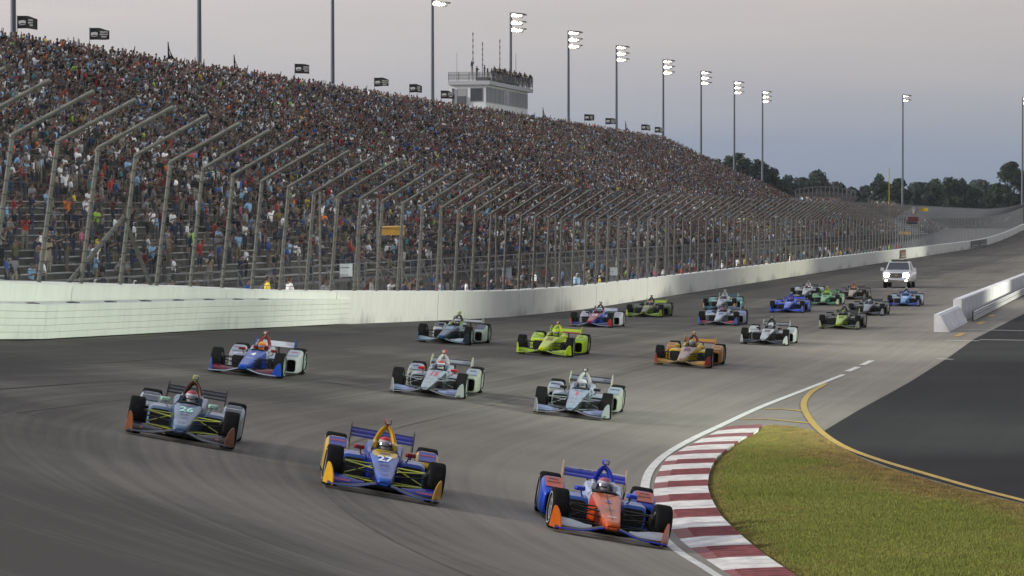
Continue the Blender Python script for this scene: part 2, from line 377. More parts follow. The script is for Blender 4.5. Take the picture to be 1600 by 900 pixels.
for i in range(1, len(yb) - 1):
    y0, y1 = 550 + yb[i] / Z8, 550 + yb[i + 1] / Z8
    red = (i % 2 == 0) if i > 0 else False
    red = (i % 2 == 1)
    m = M_KR if red else M_KW
    NS = 3; rings = []
    for t in np.linspace(0.006, 0.994, NS + 1):
        y = y0 + (y1 - y0) * t
        A = flat_px(edge_at(Lk, y) + 0.5, y); B = flat_px(edge_at(Rk, y), y)
        rings.append([(A[0], A[1], 0.002), (A[0], A[1], 0.018), (A[0] * 0.6 + B[0] * 0.4, A[1] * 0.6 + B[1] * 0.4, 0.055), (B[0], B[1], 0.075), (B[0], B[1], 0.002)])
    k = MB(); k.loft([[Vector(p) - kerb_loc for p in r] for r in rings])
    blk = put('kerb_block', k.mesh('kerb_block', angle=50), m, kerb)
    if red and i >= 9:                     # ribs cast into the red blocks
        for q in range(5):
            y = y0 + (y1 - y0) * (0.14 + 0.18 * q)
            A = np.array(flat_px(edge_at(Lk, y), y)); B = np.array(flat_px(edge_at(Rk, y), y))
            P0 = A + (B - A) * 0.26; P1 = A + (B - A) * 0.985
            r = MB(); r.tube(Vector((P0[0], P0[1], 0.045)) - kerb_loc, Vector((P1[0], P1[1], 0.075)) - kerb_loc, 0.028, 6)
            put('rib', r.mesh('rib'), m, blk)

# ------------------------------------------------------------------ infield grass
GP = [flat_px(edge_at(Rk, y) + 1, y) for y in (1022, 980, 940, 896, 871, 847, 830, 814, 795, 779, 766, 750, 735, 719, 703, 690, 678, 671)]
GP += fl((1205, 667), (1240, 669), (1270, 676), (1300, 695), (1352, 722), (1405, 740), (1500, 767), (1600, 792), (1800, 845), (2000, 900), (2000, 1022))
def earth_mat(name, stops, scale):
    m = bpy.data.materials.new(name); n, l, b = nodes_of(m)
    tc = n.new('ShaderNodeTexCoord'); nz = n.new('ShaderNodeTexNoise'); nz.inputs['Scale'].default_value = scale; nz.inputs['Detail'].default_value = 8
    l.new(tc.outputs['Object'], nz.inputs['Vector']); r = n.new('ShaderNodeValToRGB')
    r.color_ramp.elements[0].position, r.color_ramp.elements[1].position = 0.3, 0.7
    r.color_ramp.elements[0].color = stops[0] + (1,); r.color_ramp.elements[1].color = stops[1] + (1,)
    l.new(nz.outputs['Fac'], r.inputs[0]); l.new(r.outputs[0], b.inputs['Base Color']); b.inputs['Roughness'].default_value = 0.95
    return m
tag(poly_sheet('infield_soil', GP, earth_mat('infield_soil', ((0.06, 0.07, 0.018), (0.12, 0.12, 0.04)), 1.5), 0.02), kind='structure')
def inside(px, py, poly):
    r = np.zeros(len(px), bool); j = len(poly) - 1
    for i in range(len(poly)):
        xi, yi = poly[i]; xj, yj = poly[j]
        c = ((yi > py) != (yj > py)) & (px < (xj - xi) * (py - yi) / (yj - yi + 1e-12) + xi); r ^= c; j = i
    return r
def vnoise(x, y, seed=0):
    """smooth value noise"""
    r = np.random.default_rng(seed).random((64, 64)); xi = np.floor(x).astype(int); yi = np.floor(y).astype(int); fx = x - xi; fy = y - yi
    fx = fx * fx * (3 - 2 * fx); fy = fy * fy * (3 - 2 * fy); g = lambda a, b_: r[a % 64, b_ % 64]
    return (g(xi, yi) * (1 - fx) + g(xi + 1, yi) * fx) * (1 - fy) + (g(xi, yi + 1) * (1 - fx) + g(xi + 1, yi + 1) * fx) * fy
gpa = np.array(GP); lo = gpa.min(0); hi = gpa.max(0)
hi[0] = min(hi[0], 13.5)
N = 1700000
gx = rng.uniform(lo[0], hi[0], N); gy = rng.uniform(lo[1], hi[1], N)
ins = inside(gx, gy, GP) & (np.abs(gx) < gy * 0.172) & (gy > 36)
gx, gy = gx[ins], gy[ins]
if len(gx) > 480000: gx, gy = gx[:480000], gy[:480000]
# distance to the outline: dry and thin near the yellow line and the kerb
def dist_poly(px, py, poly):
    d = np.full(len(px), 1e9)
    for i in range(len(poly) - 1):
        a = np.array(poly[i]); b_ = np.array(poly[i + 1]); ab = b_ - a; L = ab @ ab + 1e-9
        t = np.clip(((px - a[0]) * ab[0] + (py - a[1]) * ab[1]) / L, 0, 1)
        d = np.minimum(d, np.hypot(px - a[0] - t * ab[0], py - a[1] - t * ab[1]))
    return d
d_y = dist_poly(gx, gy, GP[18:]); d_k = dist_poly(gx, gy, GP[:18])
n1 = vnoise(gx * 0.5, gy * 0.5, 3); n2 = vnoise(gx * 1.7, gy * 1.7, 4); n3 = vnoise(gx * 6, gy * 6, 5)
dry = np.clip(1.25 - d_y / (0.9 + 2.4 * n1) - 0.25 * n2, 0, 1); dry = np.maximum(dry, np.clip(0.9 - d_k / (0.25 + 0.5 * n2), 0, 1) * 0.85)
dry = np.maximum(dry, np.clip((n2 * 0.6 + n1 * 0.6 - 0.76) * 2.0, 0, 0.36))
hgt = (0.040 + 0.04 * n2 + 0.03 * rng.random(len(gx))) * (1 - 0.45 * dry) * np.clip(0.4 + d_k * 2, 0.4, 1)
ang = rng.uniform(0, 2 * math.pi, len(gx)); wd = rng.uniform(0.007, 0.014, len(gx)); lean = rng.uniform(0.1, 0.75, len(gx)) * hgt; la = rng.uniform(0, 2 * math.pi, len(gx))
vx = np.empty((len(gx), 3, 3), np.float32)
vx[:, 0] = np.stack([gx - np.cos(ang) * wd, gy - np.sin(ang) * wd, np.full(len(gx), 0.015)], 1)
vx[:, 1] = np.stack([gx + np.cos(ang) * wd, gy + np.sin(ang) * wd, np.full(len(gx), 0.015)], 1)
vx[:, 2] = np.stack([gx + np.cos(la) * lean, gy + np.sin(la) * lean, 0.02 + hgt], 1)
cg = np.array((0.180, 0.210, 0.042)); cg2 = np.array((0.29, 0.305, 0.078)); cd = np.array((0.36, 0.265, 0.095)); cd2 = np.array((0.17, 0.125, 0.055))
mixg = (0.55 * n1 + 0.45 * rng.random(len(gx)))[:, None]
gc = cg * (1 - mixg) + cg2 * mixg; dd = (cd * n3[:, None] + cd2 * (1 - n3[:, None]))
gc = gc * (1 - dry[:, None]) + dd * dry[:, None]; gc *= rng.uniform(0.75, 1.2, len(gx))[:, None]
me = bpy.data.meshes.new('grass'); nv = len(gx) * 3
me.vertices.add(nv); me.vertices.foreach_set('co', vx.ravel()); me.loops.add(nv); me.loops.foreach_set('vertex_index', np.arange(nv, dtype=np.int32))
me.polygons.add(len(gx)); me.polygons.foreach_set('loop_start', np.arange(0, nv, 3, dtype=np.int32)); me.update()
ca = me.color_attributes.new('tint', 'FLOAT_COLOR', 'POINT'); cc = np.ones((nv, 4), np.float32); cc[:, :3] = np.repeat(gc, 3, 0); ca.data.foreach_set('color', cc.ravel())
m = bpy.data.materials.new('grass_blades'); n, l, b = nodes_of(m); at = n.new('ShaderNodeAttribute'); at.attribute_name = 'tint'
l.new(at.outputs['Color'], b.inputs['Base Color']); b.inputs['Roughness'].default_value = 0.7; b.inputs['Specular IOR Level'].default_value = 0.2
tag(put('grass', me, m), 'green and straw coloured grass inside the kerb', 'grass', kind='stuff')

# ------------------------------------------------------------------ outer wall, energy-absorbing barrier, catch fence
def wall_mat(name, base, scuff=0.6):
    m = bpy.data.materials.new(name); n, l, b = nodes_of(m)
    uv = n.new('ShaderNodeUVMap'); sp = n.new('ShaderNodeSeparateXYZ'); l.new(uv.outputs[0], sp.inputs[0])
    mp = n.new('ShaderNodeMapping'); mp.inputs['Scale'].default_value = (1.6, 0.35, 1); l.new(uv.outputs[0], mp.inputs[0])
    nz = n.new('ShaderNodeTexNoise'); nz.inputs['Scale'].default_value = 1.3; nz.inputs['Detail'].default_value = 7; nz.inputs['Roughness'].default_value = 0.7; l.new(mp.outputs[0], nz.inputs['Vector'])
    big = n.new('ShaderNodeTexNoise'); big.inputs['Scale'].default_value = 0.11; big.inputs['Detail'].default_value = 3; l.new(uv.outputs[0], big.inputs['Vector'])
    r = n.new('ShaderNodeValToRGB'); r.color_ramp.elements[0].position = 0.25; r.color_ramp.elements[1].position = 0.6
    r.color_ramp.elements[0].color = tuple(x * 0.86 for x in base) + (1,); r.color_ramp.elements[1].color = base + (1,)
    l.new(nz.outputs['Fac'], r.inputs[0])
    # black smears left by tyres, only low on the wall and only in places
    low = n.new('ShaderNodeMapRange'); low.inputs['From Min'].default_value = 0.95; low.inputs['From Max'].default_value = 0.1; low.inputs['To Max'].default_value = 0.34
    l.new(sp.outputs['Y'], low.inputs['Value'])
    add = n.new('ShaderNodeMath'); add.operation = 'ADD'; l.new(low.outputs[0], add.inputs[0]); l.new(nz.outputs['Fac'], add.inputs[1])
    add2 = n.new('ShaderNodeMath'); add2.operation = 'MULTIPLY_ADD'; add2.inputs[1].default_value = 1.5; l.new(big.outputs['Fac'], add2.inputs[0]); l.new(add.outputs[0], add2.inputs[2])
    th = n.new('ShaderNodeMapRange'); th.inputs['From Min'].default_value = 1.54; th.inputs['From Max'].default_value = 1.82; th.inputs['To Max'].default_value = scuff; l.new(add2.outputs[0], th.inputs['Value'])
    mx = n.new('ShaderNodeMixRGB'); mx.inputs[2].default_value = (0.12, 0.12, 0.14, 1); l.new(th.outputs[0], mx.inputs[0]); l.new(r.outputs[0], mx.inputs[1])
    l.new(mx.outputs[0], b.inputs['Base Color']); b.inputs['Roughness'].default_value = 0.6
    return m
M_WALL = wall_mat('wall_paint', (0.80, 0.80, 0.75)); M_SAFER = wall_mat('barrier_paint', (0.80, 0.82, 0.76), 0.35)
M_DARKJ = mat('joint_dark', (0.03, 0.03, 0.03), 0.9, var=0)
def wframe(s, off=0.0):
    """base point on the wall line, unit vector to the track, leaning up vector, unit vector along"""
    e = 0.5; n0 = float(n_wall(s)) + off
    a = np.array(xy(s + e, float(n_wall(s + e)) + off)) - np.array(xy(s - e, float(n_wall(s - e)) + off)); a /= np.hypot(*a)
    t = Vector((a[1], -a[0], 0)); al = Vector((a[0], a[1], 0))
    bk = math.atan(float(lean_a(s))); up = Vector((0, 0, 1)) * math.cos(bk) + t * math.sin(bk)
    tt = t * math.cos(bk) - Vector((0, 0, 1)) * math.sin(bk)
    x, y = xy(s, n0); return Vector((x, y, float(gz(s, n0)))), tt, up, al
def swept(name, s0, s1, prof, m, parent, off=0.0, step=3.0, offs=None, mi=None):
    """prof: list of (towards the track, up) closed outline"""
    k = max(2, int((s1 - s0) / step) + 1); rings = []; ss = np.linspace(s0, s1, k)
    for s in ss:
        P, t, up, al = wframe(s, off + (offs(s) if offs else 0)); pr = prof(s) if callable(prof) else prof; rings.append([P + t * a + up * b_ for a, b_ in pr])
    q = MB(); q.loft(rings); me = q.mesh(name, smooth=False)
    prof = pr; uvl = me.uv_layers.new(name='UVMap'); K = len(prof); vals = [(ss[i // K], prof[i % K][1]) for i in range(len(me.vertices))]
    idx = np.empty(len(me.loops), int); me.loops.foreach_get('vertex_index', idx)
    uvl.data.foreach_set('uv', np.array(vals, np.float32)[idx].ravel())
    return put(name, me, m, parent)
wall = tag(empty('concrete_wall', W(160, 32, 0)), 'long white concrete retaining wall below the catch fence', 'wall')
wall.location = (0, 0, 0)
joints = [36, 54, 72, 90, 106, 121.0, 138.8, 156.9, 160.6] + list(np.arange(179, 720, 18.2)) + list(np.arange(725, 930, 20))
def wall_h(s): return 1.31 + 0.30 * float(np.clip((112 - s) / 28.0, 0, 1.2))
WP = [(0, 0), (0, 1.27), (-0.06, 1.31), (-0.42, 1.31), (-0.42, -0.3), (0, -0.3)]
for a, b_ in zip(joints[:-1], joints[1:]):
    swept('wall_panel', a + 0.045, b_ - 0.045, lambda s_: [(x, (z + wall_h(s_) - 1.31) if z > 1 else z) for x, z in WP], M_WALL, wall)
swept('joint_filler', 36, 900, [(-0.05, 0), (-0.05, 1.2), (-0.3, 1.2), (-0.3, 0)], M_DARKJ, wall, step=6)
safer = tag(empty('soft_wall_barrier', (0, 0, 0)), 'white steel tube crash barrier in front of the wall at the left', 'barrier')
def sof(s): return -0.72 + 0.64 * float(np.clip((s - 106) / 17.0, 0, 1)) ** 1.5
sj = [38, 50, 62, 74, 86, 98, 110, 123.0]
for k in range(5):
    for a, b_ in zip(sj[:-1], sj[1:]):
        z0 = 0.03 + k * 0.196
        swept('steel_tube', a + 0.012, b_ - 0.012, [(0.004, z0 + 0.002), (0.010, z0 + 0.012), (0.010, z0 + 0.180), (0.004, z0 + 0.190), (-0.2, z0 + 0.190), (-0.2, z0 + 0.002)], M_SAFER, safer, offs=sof, step=3)
swept('backing', 38, 118, [(-0.03, 0.02), (-0.03, 0.96), (-0.16, 0.96), (-0.16, 0.02)], M_DARKJ, safer, offs=sof)
swept('foam_top', 38, 118, [(-0.2, 0.9), (-0.2, 0.985), (-0.66, 1.0), (-0.66, 0.9)], mat('foam_grey', (0.62, 0.64, 0.60), 0.8), safer, offs=sof)
M_GALV = mat('galvanised_steel', (0.118, 0.115, 0.107), 0.6, 0.2, var=0.25, scale=2.5)
M_GALV2 = mat('weathered_steel', (0.12, 0.115, 0.11), 0.6, 0.2, var=0.25, scale=2.5)
for s in np.arange(72, 112, 3.4):       # strap brackets on the ledge
    P, t, up, al = wframe(s, sof(s)); q = MB(); q.box((0, 0, 0), (0.22, 0.55, 0.035), Matrix((t, al, up)).transposed())
    put('strap_bracket', q.mesh('strap_bracket', smooth=False), mat('strap_dark', (0.07, 0.07, 0.08), 0.7), safer, loc=P + t * -0.30 + up * 1.005)

M_GALVF = mat('galvanised_steel_haze_tint', (0.175, 0.185, 0.205), 0.6, 0.2, var=0.2)  # far posts and arms: haze put into the colour as a paler, bluer steel
fence = tag(empty('catch_fence', (0, 0, 0)), 'tall steel catch fence with posts bent over the track', 'fence')
POSTS = []
s = 120.6
while s > 66: s -= 3.68
while s < 850: POSTS.append(s); s += 3.68
KNEE = 5.05
def KN(s): return KNEE + 0.50 * float(np.clip((118 - s) / 22.0, 0, 1.3))
cable_pts = {}
hts = [1.45, 1.7, 1.95, 2.25, 2.55, 2.85, 3.2, 3.55, 3.9, 4.25, 4.6, 4.95]
pm = MB(); pm.tube((0, 0, 0), (0, 0, KNEE - 0.9), 0.067, 10); post_me = pm.mesh('post')
am = MB(); am.tube((0, 0, 0), (2.15, 0, 1.52), 0.063, 10)
for k in (0.32, 0.62, 0.93):
    p = Vector((2.15 * k, 0, 1.52 * k)); d_ = Vector((2.15, 0, 1.52)).normalized(); am.tube(p - d_ * 0.02, p + d_ * 0.02, 0.076, 8)
arm_me = am.mesh('arm')
cm = MB(); cm.tube((0, 0, -0.025), (0, 0, 0.025), 0.11, 8)
clamp_me = cm.mesh('clamp')
for i, s in enumerate(POSTS):
    P, t, up, al = wframe(s, 0.16); R = Matrix((t, al, up)).transposed().to_4x4()
    mt = M_GALV if s < 380 else M_GALVF
    o = put('post', post_me, [mt], fence, own=True); o.matrix_local = Matrix.Translation(P + up * 0.9) @ R @ Matrix.Diagonal((1, 1, (KN(s) - 0.9) / (KNEE - 0.9), 1))
    if s < 190:
        q = MB()
        for h in hts[1::3]: q.tube((0, 0, h - 0.9 - 0.018), (0, 0, h - 0.9 + 0.018), 0.083, 8)
        c_ = put('cable_clamp', q.mesh('cable_clamp') if i == 0 else bpy.data.meshes['cable_clamp'], mat('clamp_dark', (0.09, 0.09, 0.09), 0.6), o); c_['kind'] = 'stuff'
    a_ = put('arm', arm_me, [mt], fence, own=True); a_.matrix_local = Matrix.Translation(P + up * (KN(s) - 0.03)) @ R
# steel cables run post to post
def cable(pt, r):
    pts = []
    for s in POSTS:
        P, t, up, al = wframe(s, 0.16); kk = KN(s) / KNEE; pts.append(P + t * pt[0] + up * (pt[1] * kk if pt[1] <= KNEE else pt[1] + KN(s) - KNEE))
    q = MB(); q.path(pts, r, 4); return q.mesh('cable')
M_WIRE = mat('wire_dark', (0.07, 0.07, 0.07), 0.5, 0.6, var=0.1)
for h in hts: put('cable', cable((0.10, h), 0.014), M_WIRE, fence)
for k in (0.1, 0.32, 0.55, 0.78, 0.98): put('cable', cable((2.15 * k, KNEE + 1.52 * k + 0.075), 0.012), M_WIRE, fence)
# woven wire between the posts
def mesh_mat(name, pitch, wire, col):
    m = bpy.data.materials.new(name); n, l, b = nodes_of(m); uv = n.new('ShaderNodeUVMap'); sp = n.new('ShaderNodeSeparateXYZ'); l.new(uv.outputs[0], sp.inputs[0])
    outs = []
    for ax in ('X', 'Y'):
        d = n.new('ShaderNodeMath'); d.operation = 'DIVIDE'; d.inputs[1].default_value = pitch; l.new(sp.outputs[ax], d.inputs[0])
        f = n.new('ShaderNodeMath'); f.operation = 'FRACT'; l.new(d.outputs[0], f.inputs[0])
        c = n.new('ShaderNodeMath'); c.operation = 'LESS_THAN'; c.inputs[1].default_value = wire / pitch; l.new(f.outputs[0], c.inputs[0]); outs.append(c)
    mx = n.new('ShaderNodeMath'); mx.operation = 'MAXIMUM'; l.new(outs[0].outputs[0], mx.inputs[0]); l.new(outs[1].outputs[0], mx.inputs[1])
    l.new(mx.outputs[0], b.inputs['Alpha']); b.inputs['Base Color'].default_value = col + (1,); b.inputs['Roughness'].default_value = 0.5
    return m
M_MESH = mesh_mat('woven_wire', 0.06, 0.0036, (0.088, 0.091, 0.097))
for a, b_ in zip(POSTS[:-1], POSTS[1:]):
    vs, uvs = [], []
    for s in (a, b_):
        P, t, up, al = wframe(s, 0.16)
        for (tt, h) in ((0.075, 1.32), (0.075, KN(s)), (2.15, KN(s) + 1.59)):
            vs.append(P + t * tt + up * h); uvs.append((s, h + tt))
    me = bpy.data.meshes.new('mesh_panel'); me.from_pydata(vs, [], [(0, 3, 4, 1), (1, 4, 5, 2)]); uvl = me.uv_layers.new(name='UVMap')
    for lp in me.loops: uvl.data[lp.index].uv = uvs[lp.vertex_index]
    put('mesh_panel', me, M_MESH, fence)
# the pair of raking braces by the left end
i0 = min(range(len(POSTS)), key=lambda i: abs(to_px(*wframe(POSTS[i], 0.16)[0])[0] - 160))
for di in (-1.3, 1.0):
    P, t, up, al = wframe(POSTS[i0], 0.3); Q, *_ = wframe(POSTS[i0] + di * 3.68, 0.3)
    q = MB(); q.tube(P + up * 3.6, Q + up * 1.35, 0.07, 8); put('brace', q.mesh('brace'), M_GALV, fence)
# thinner posts of the gate openings behind
for px in (500, 590, 628, 690, 775, 868, 1045):
    s = s_at(px, 34.5); q = MB(); q.tube((0, 0, 0), (0, 0, 5.4), 0.05, 8)
    put('gate_post', q.mesh('gate_post'), M_GALV2, fence, loc=W(s, 34.5, float(gz(s, 34.5))))

# ------------------------------------------------------------------ pit wall and guard rail at the right
M_CONC = mat('jersey_concrete', (0.66, 0.66, 0.67), 0.8, var=0.22, scale=1.2, bump=0.15)
def block(name, s0, s1, n0, prof, m, parent):
    rings = [[W(s, n0, 0) - Vector((*xy(s, n0), 0)) + Vector((*xy(s, n0 - a), b_)) for a, b_ in prof] for s in (s0, s1)]
    q = MB(); q.loft(rings); return put(name, q.mesh(name, smooth=False), m, parent)
pitw = tag(empty('pit_wall', (0, 0, 0)), 'low whitish concrete pit wall with sloped end blocks at right', 'wall')
JP = [(0.0, 0), (0.0, 0.78), (0.18, 0.80), (0.30, 0.72), (0.62, 0.12), (0.66, 0)]
e = 143.5
for a, b_ in ((143.5, 147.6), (147.7, 151.8), (151.9, 157.0)):
    block('barrier_block', a, b_, 10.35, JP, M_CONC, pitw)
TP = [(-0.05, 0), (-0.05, 1.1), (0.0, 1.14), (0.30, 1.14), (0.36, 1.1), (0.36, 0)]
for a in np.arange(157.1, 480, 12.0):
    block('wall_panel', a, a + 11.94, 10.35, TP, M_CONC, pitw)
rail = tag(empty('guard_rail', (0, 0, 0)), 'grey double steel guard rail on posts beside the pit wall', 'guard rail')
M_RAILG = mat('guard_rail_zinc', (0.50, 0.50, 0.51), 0.55, 0.1, var=0.2)
WB = [(0, 0), (0.05, 0.04), (0.05, 0.1), (0.0, 0.15), (0.05, 0.2), (0.05, 0.26), (0, 0.3), (-0.02, 0.3), (-0.02, 0)]
for z0 in (0.06, 0.30):
    for a in np.arange(158.0, 300, 8.0):
        block('rail_beam', a, a + 7.98, 9.45, [(x, z * 0.72 + z0) for x, z in WB], M_RAILG, rail)
for a in np.arange(158.5, 300, 2.0):
    block('rail_post', a, a + 0.1, 9.55, [(-0.02, 0), (-0.02, 0.52), (0.08, 0.52), (0.08, 0)], M_GALV2, rail)

# boards fixed to the wall far down the straight
def wall_board(px, w, h, z0, m, label, pieces=1):
    s = s_at(px, 31.9)
    r = empty('wall_board', W(s, 31.9, z0)); tag(r, label, 'board')
    for k in range(pieces):
        q = MB(); q.box((0, 0, h / 2), (w / pieces * 0.94, 0.06, h)); o = put('panel', q.mesh('panel', smooth=False), m[0], r)
        a = math.atan2(U[1], U[0]); r.rotation_euler = (0, 0, a); o.location = ((k - (pieces - 1) / 2) * w / pieces, 0, 0)
        for j in range(len(m) - 1):
            q = MB(); q.box((0, -0.04, h * (0.25 + 0.3 * j)), (w / pieces * 0.7, 0.03, h * 0.16)); put('print', q.mesh('print', smooth=False), m[1 + j], o, loc=(0, 0, 0))
wall_board(1411, 8.5, 1.05, 0.15, [mat('board_maroon', (0.16, 0.06, 0.05)), mat('board_tan', (0.42, 0.34, 0.28)), mat('board_tan2', (0.35, 0.20, 0.16))], 'brown-red sponsor board on the white wall above the pickup truck')
wall_board(1530, 46, 1.1, 0.2, [mat('board_grey', (0.10, 0.11, 0.11)), mat('board_pale', (0.36, 0.38, 0.36))], 'dark grey double board on the far end of the wall', 2)
# ------------------------------------------------------------------ grandstand (local frame: x along the straight, y outwards)
ANG = math.atan2(U[1], U[0])
M_ALU = mat('bench_aluminium', (0.42, 0.42, 0.42), 0.55, 0.15, var=0.3, scale=0.7)
M_RED = mat('bench_faded_red', (0.21, 0.105, 0.10), 0.75, var=0.3, scale=0.7)
M_DECK = mat('tread_steel', (0.11, 0.108, 0.105), 0.7, 0.1, var=0.3, scale=0.5)
M_DECKR = mat('tread_maroon', (0.12, 0.075, 0.072), 0.8, var=0.3, scale=0.5)
M_FRAME = mat('stand_frame', (0.28, 0.28, 0.28), 0.5, 0.5, var=0.2)
M_SKIRT = mat('skirt_mesh', (0.10, 0.10, 0.098), 0.8, var=0.35, scale=1.5)
NR, N0, Z0, DN, DZ = 46, 49.6, 1.35, 0.75, 0.348
def row_n(r): return N0 + DN * r
def row_z(r): return Z0 + DZ * r
AISLES = list(np.arange(109, 540, 13.6))
def make_stand(name, label, s0, s1, rows, reds):
    st = tag(empty(name, (0, 0, 0)), label, 'grandstand'); st.rotation_euler = (0, 0, ANG)
    L = s1 - s0; xc = (s0 + s1) / 2
    bm_ = MB(); bm_.box((0, 0, 0), (L, 0.27, 0.05)); bench_me = bm_.mesh('bench', smooth=False); bench_me2 = bench_me.copy()
    tm = MB(); tm.box((0, 0, -0.03), (L, 0.60, 0.06)); tread_me = tm.mesh('tread', smooth=False); tread_me2 = tread_me.copy()
    rm = MB(); rm.box((0, 0, 0), (L, 0.03, DZ - 0.05)); riser_me = rm.mesh('riser', smooth=False); riser_me2 = riser_me.copy()
    for r in range(rows):
        red = r >= reds
        put('tread', tread_me2 if red else tread_me, M_DECKR if red else M_DECK, st, loc=(xc, row_n(r) + 0.30, row_z(r)))
        put('riser', riser_me2 if red else riser_me, M_DECKR if red else M_DECK, st, loc=(xc, row_n(r) + 0.76, row_z(r) + DZ / 2 - 0.01))
        put('bench', bench_me2 if red else bench_me, M_RED if red else M_ALU, st, loc=(xc, row_n(r) + 0.56, row_z(r) + 0.43))
    # closed back and end
    q = MB(); ntop, ztop = row_n(rows) + 0.1, row_z(rows)
    q.add([(s0, ntop, 0), (s1, ntop, 0), (s1, ntop, ztop + 1.0), (s0, ntop, ztop + 1.0), (s0, ntop + 0.1, 0), (s1, ntop + 0.1, 0), (s1, ntop + 0.1, ztop + 1.0), (s0, ntop + 0.1, ztop + 1.0)],
          [(0, 1, 2, 3), (4, 5, 6, 7), (3, 2, 6, 7), (0, 3, 7, 4), (1, 2, 6, 5)]); put('back_panel', q.mesh('back_panel', smooth=False), M_SKIRT, st)
    for se in (s0, s1):
        q = MB(); q.add([(se, N0 - 1.6, 0), (se, ntop, 0), (se, ntop, ztop), (se, N0 - 1.6, Z0), (se + 0.1, N0 - 1.6, 0), (se + 0.1, ntop, 0), (se + 0.1, ntop, ztop), (se + 0.1, N0 - 1.6, Z0)],
                        [(0, 1, 2, 3), (4, 5, 6, 7), (3, 2, 6, 7), (0, 3, 7, 4)]); put('end_panel', q.mesh('end_panel', smooth=False), M_SKIRT, st)
        q = MB(); q.path([(se, N0 - 1.5, Z0 + 1.0), (se, ntop, ztop + 1.0)], 0.035, 6); q.path([(se, N0 - 1.5, Z0 + 0.5), (se, ntop, ztop + 0.5)], 0.03, 6); put('end_rail', q.mesh('end_rail'), M_FRAME, st)
    return st
stand = make_stand('grandstand', 'huge packed grandstand rising behind the catch fence', 100, 535, NR, 13)
stand2 = make_stand('grandstand', 'low far grandstand beyond the end of the main stand', 541, 770, 17, 99)
# front walkway, handrail and skirt panels
q = MB(); q.box((318, N0 - 0.85, Z0 - 0.05), (435, 1.5, 0.1)); put('walkway', q.mesh('walkway', smooth=False), M_DECK, stand)
for zz, rr in ((2.33, 0.032), (1.85, 0.022)):
    q = MB(); q.tube((101, 48.1, zz), (535, 48.1, zz), rr, 6); put('hand_rail', q.mesh('hand_rail'), M_FRAME, stand)
pm_ = MB(); pm_.tube((0, 0, 0), (0, 0, 2.33), 0.03, 6); rp_me = pm_.mesh('rail_post')
dm_ = MB(); dm_.tube((0, 0, 0), (0.0, 1.0, 0), 0.03, 6)
sk = MB(); sk.box((0, 0, 0.66), (2.92, 0.03, 1.2)); sk_me = sk.mesh('skirt_panel', smooth=False)
rk = MB(); rk.tube((0, -0.9, 0), (0, 0, 2.2), 0.035, 6); rk_me = rk.mesh('raker')
for k, s in enumerate(np.arange(102, 400, 3.0)):
    put('rail_post', rp_me, M_FRAME, stand, loc=(s, 48.1, 0))
    put('skirt_panel', sk_me, M_SKIRT, stand, loc=(s + 1.5, 48.2, 0))
    if k % 2 == 0: put('raker', rk_me, M_FRAME, stand, loc=(s, 48.05, 0))
q = MB(); q.box((468, 48.2, 0.66), (134, 0.03, 1.2)); put('skirt_panel', q.mesh('skirt_panel', smooth=False), M_SKIRT, stand)
# stairs in the aisles
for a in AISLES:
    q = MB()
    for r in range(NR):
        q.box((a, row_n(r) + 0.22, row_z(r) - 0.05), (1.15, 0.36, 0.12)); q.box((a, row_n(r) + 0.58, row_z(r) + 0.09), (1.15, 0.36, 0.20))
    for r in range(6, NR, 4): q.tube((a, row_n(r) + 0.3, row_z(r)), (a, row_n(r) + 0.3, row_z(r) + 0.9), 0.02, 5)
    o = put('aisle_steps', q.mesh('aisle_steps', smooth=False), mat('aisle_tread', (0.17, 0.155, 0.15), 0.7, var=0.25), stand); o['kind'] = 'stuff'

# a second fence line of the walkway in front of the stand
wf = tag(empty('walkway_fence', (0, 0, 0)), 'thin grey mesh fence along the walkway between wall and stand', 'fence'); wf.rotation_euler = (0, 0, ANG)
for k, s in enumerate(np.arange(88, 360, 4.0)):
    q_ = MB(); q_.tube((0, 0, 0), (0, 0, 1.9), 0.03, 6)
    put('fence_post', q_.mesh('fence_post') if k == 0 else bpy.data.meshes['fence_post'], M_GALV2, wf, loc=(s, 45.6, 0))
for z in (0.95, 1.88):
    q = MB(); q.tube((88, 45.6, z), (360, 45.6, z), 0.022, 5); put('fence_rail', q.mesh('fence_rail'), M_GALV2, wf)

# ------------------------------------------------------------------ people
def skin_mesh(name, joints, edges, rad, bones, mats_for, sub=1):
    """joints: {name: (x, y, z)}; one continuous body grown with the Skin modifier; faces take a material from the nearest bone"""
    names = list(joints); me = bpy.data.meshes.new(name); me.from_pydata([joints[k] for k in names], [(names.index(a), names.index(b_)) for a, b_ in edges], [])
    o = bpy.data.objects.new(name, me); COL.objects.link(o)
    sm = o.modifiers.new('skin', 'SKIN'); sm.use_smooth_shade = True
    for i, k in enumerate(names):
        sv = me.skin_vertices[0].data[i]; r = rad[k]; sv.radius = r if isinstance(r, tuple) else (r, r); sv.use_root = (k == 'pelvis')
    ss_ = o.modifiers.new('sub', 'SUBSURF'); ss_.levels = sub; ss_.render_levels = sub
    dg = bpy.context.evaluated_depsgraph_get(); out = bpy.data.meshes.new_from_object(o.evaluated_get(dg)); out.name = name
    bpy.data.objects.remove(o); bpy.data.meshes.remove(me)
    B = [(np.array(joints[a]), np.array(joints[b_]), k) for a, b_, k in bones]
    out.materials.clear()
    for p in out.polygons:
        c = np.array(p.center); best = None
        for a, b_, k in B:
            ab = b_ - a; t = np.clip(((c - a) @ ab) / (ab @ ab + 1e-9), 0, 1); d = np.linalg.norm(c - a - t * ab)
            if best is None or d < best[0]: best = (d, k, t)
        p.material_index = mats_for(best[1], c, best[2])
    return out
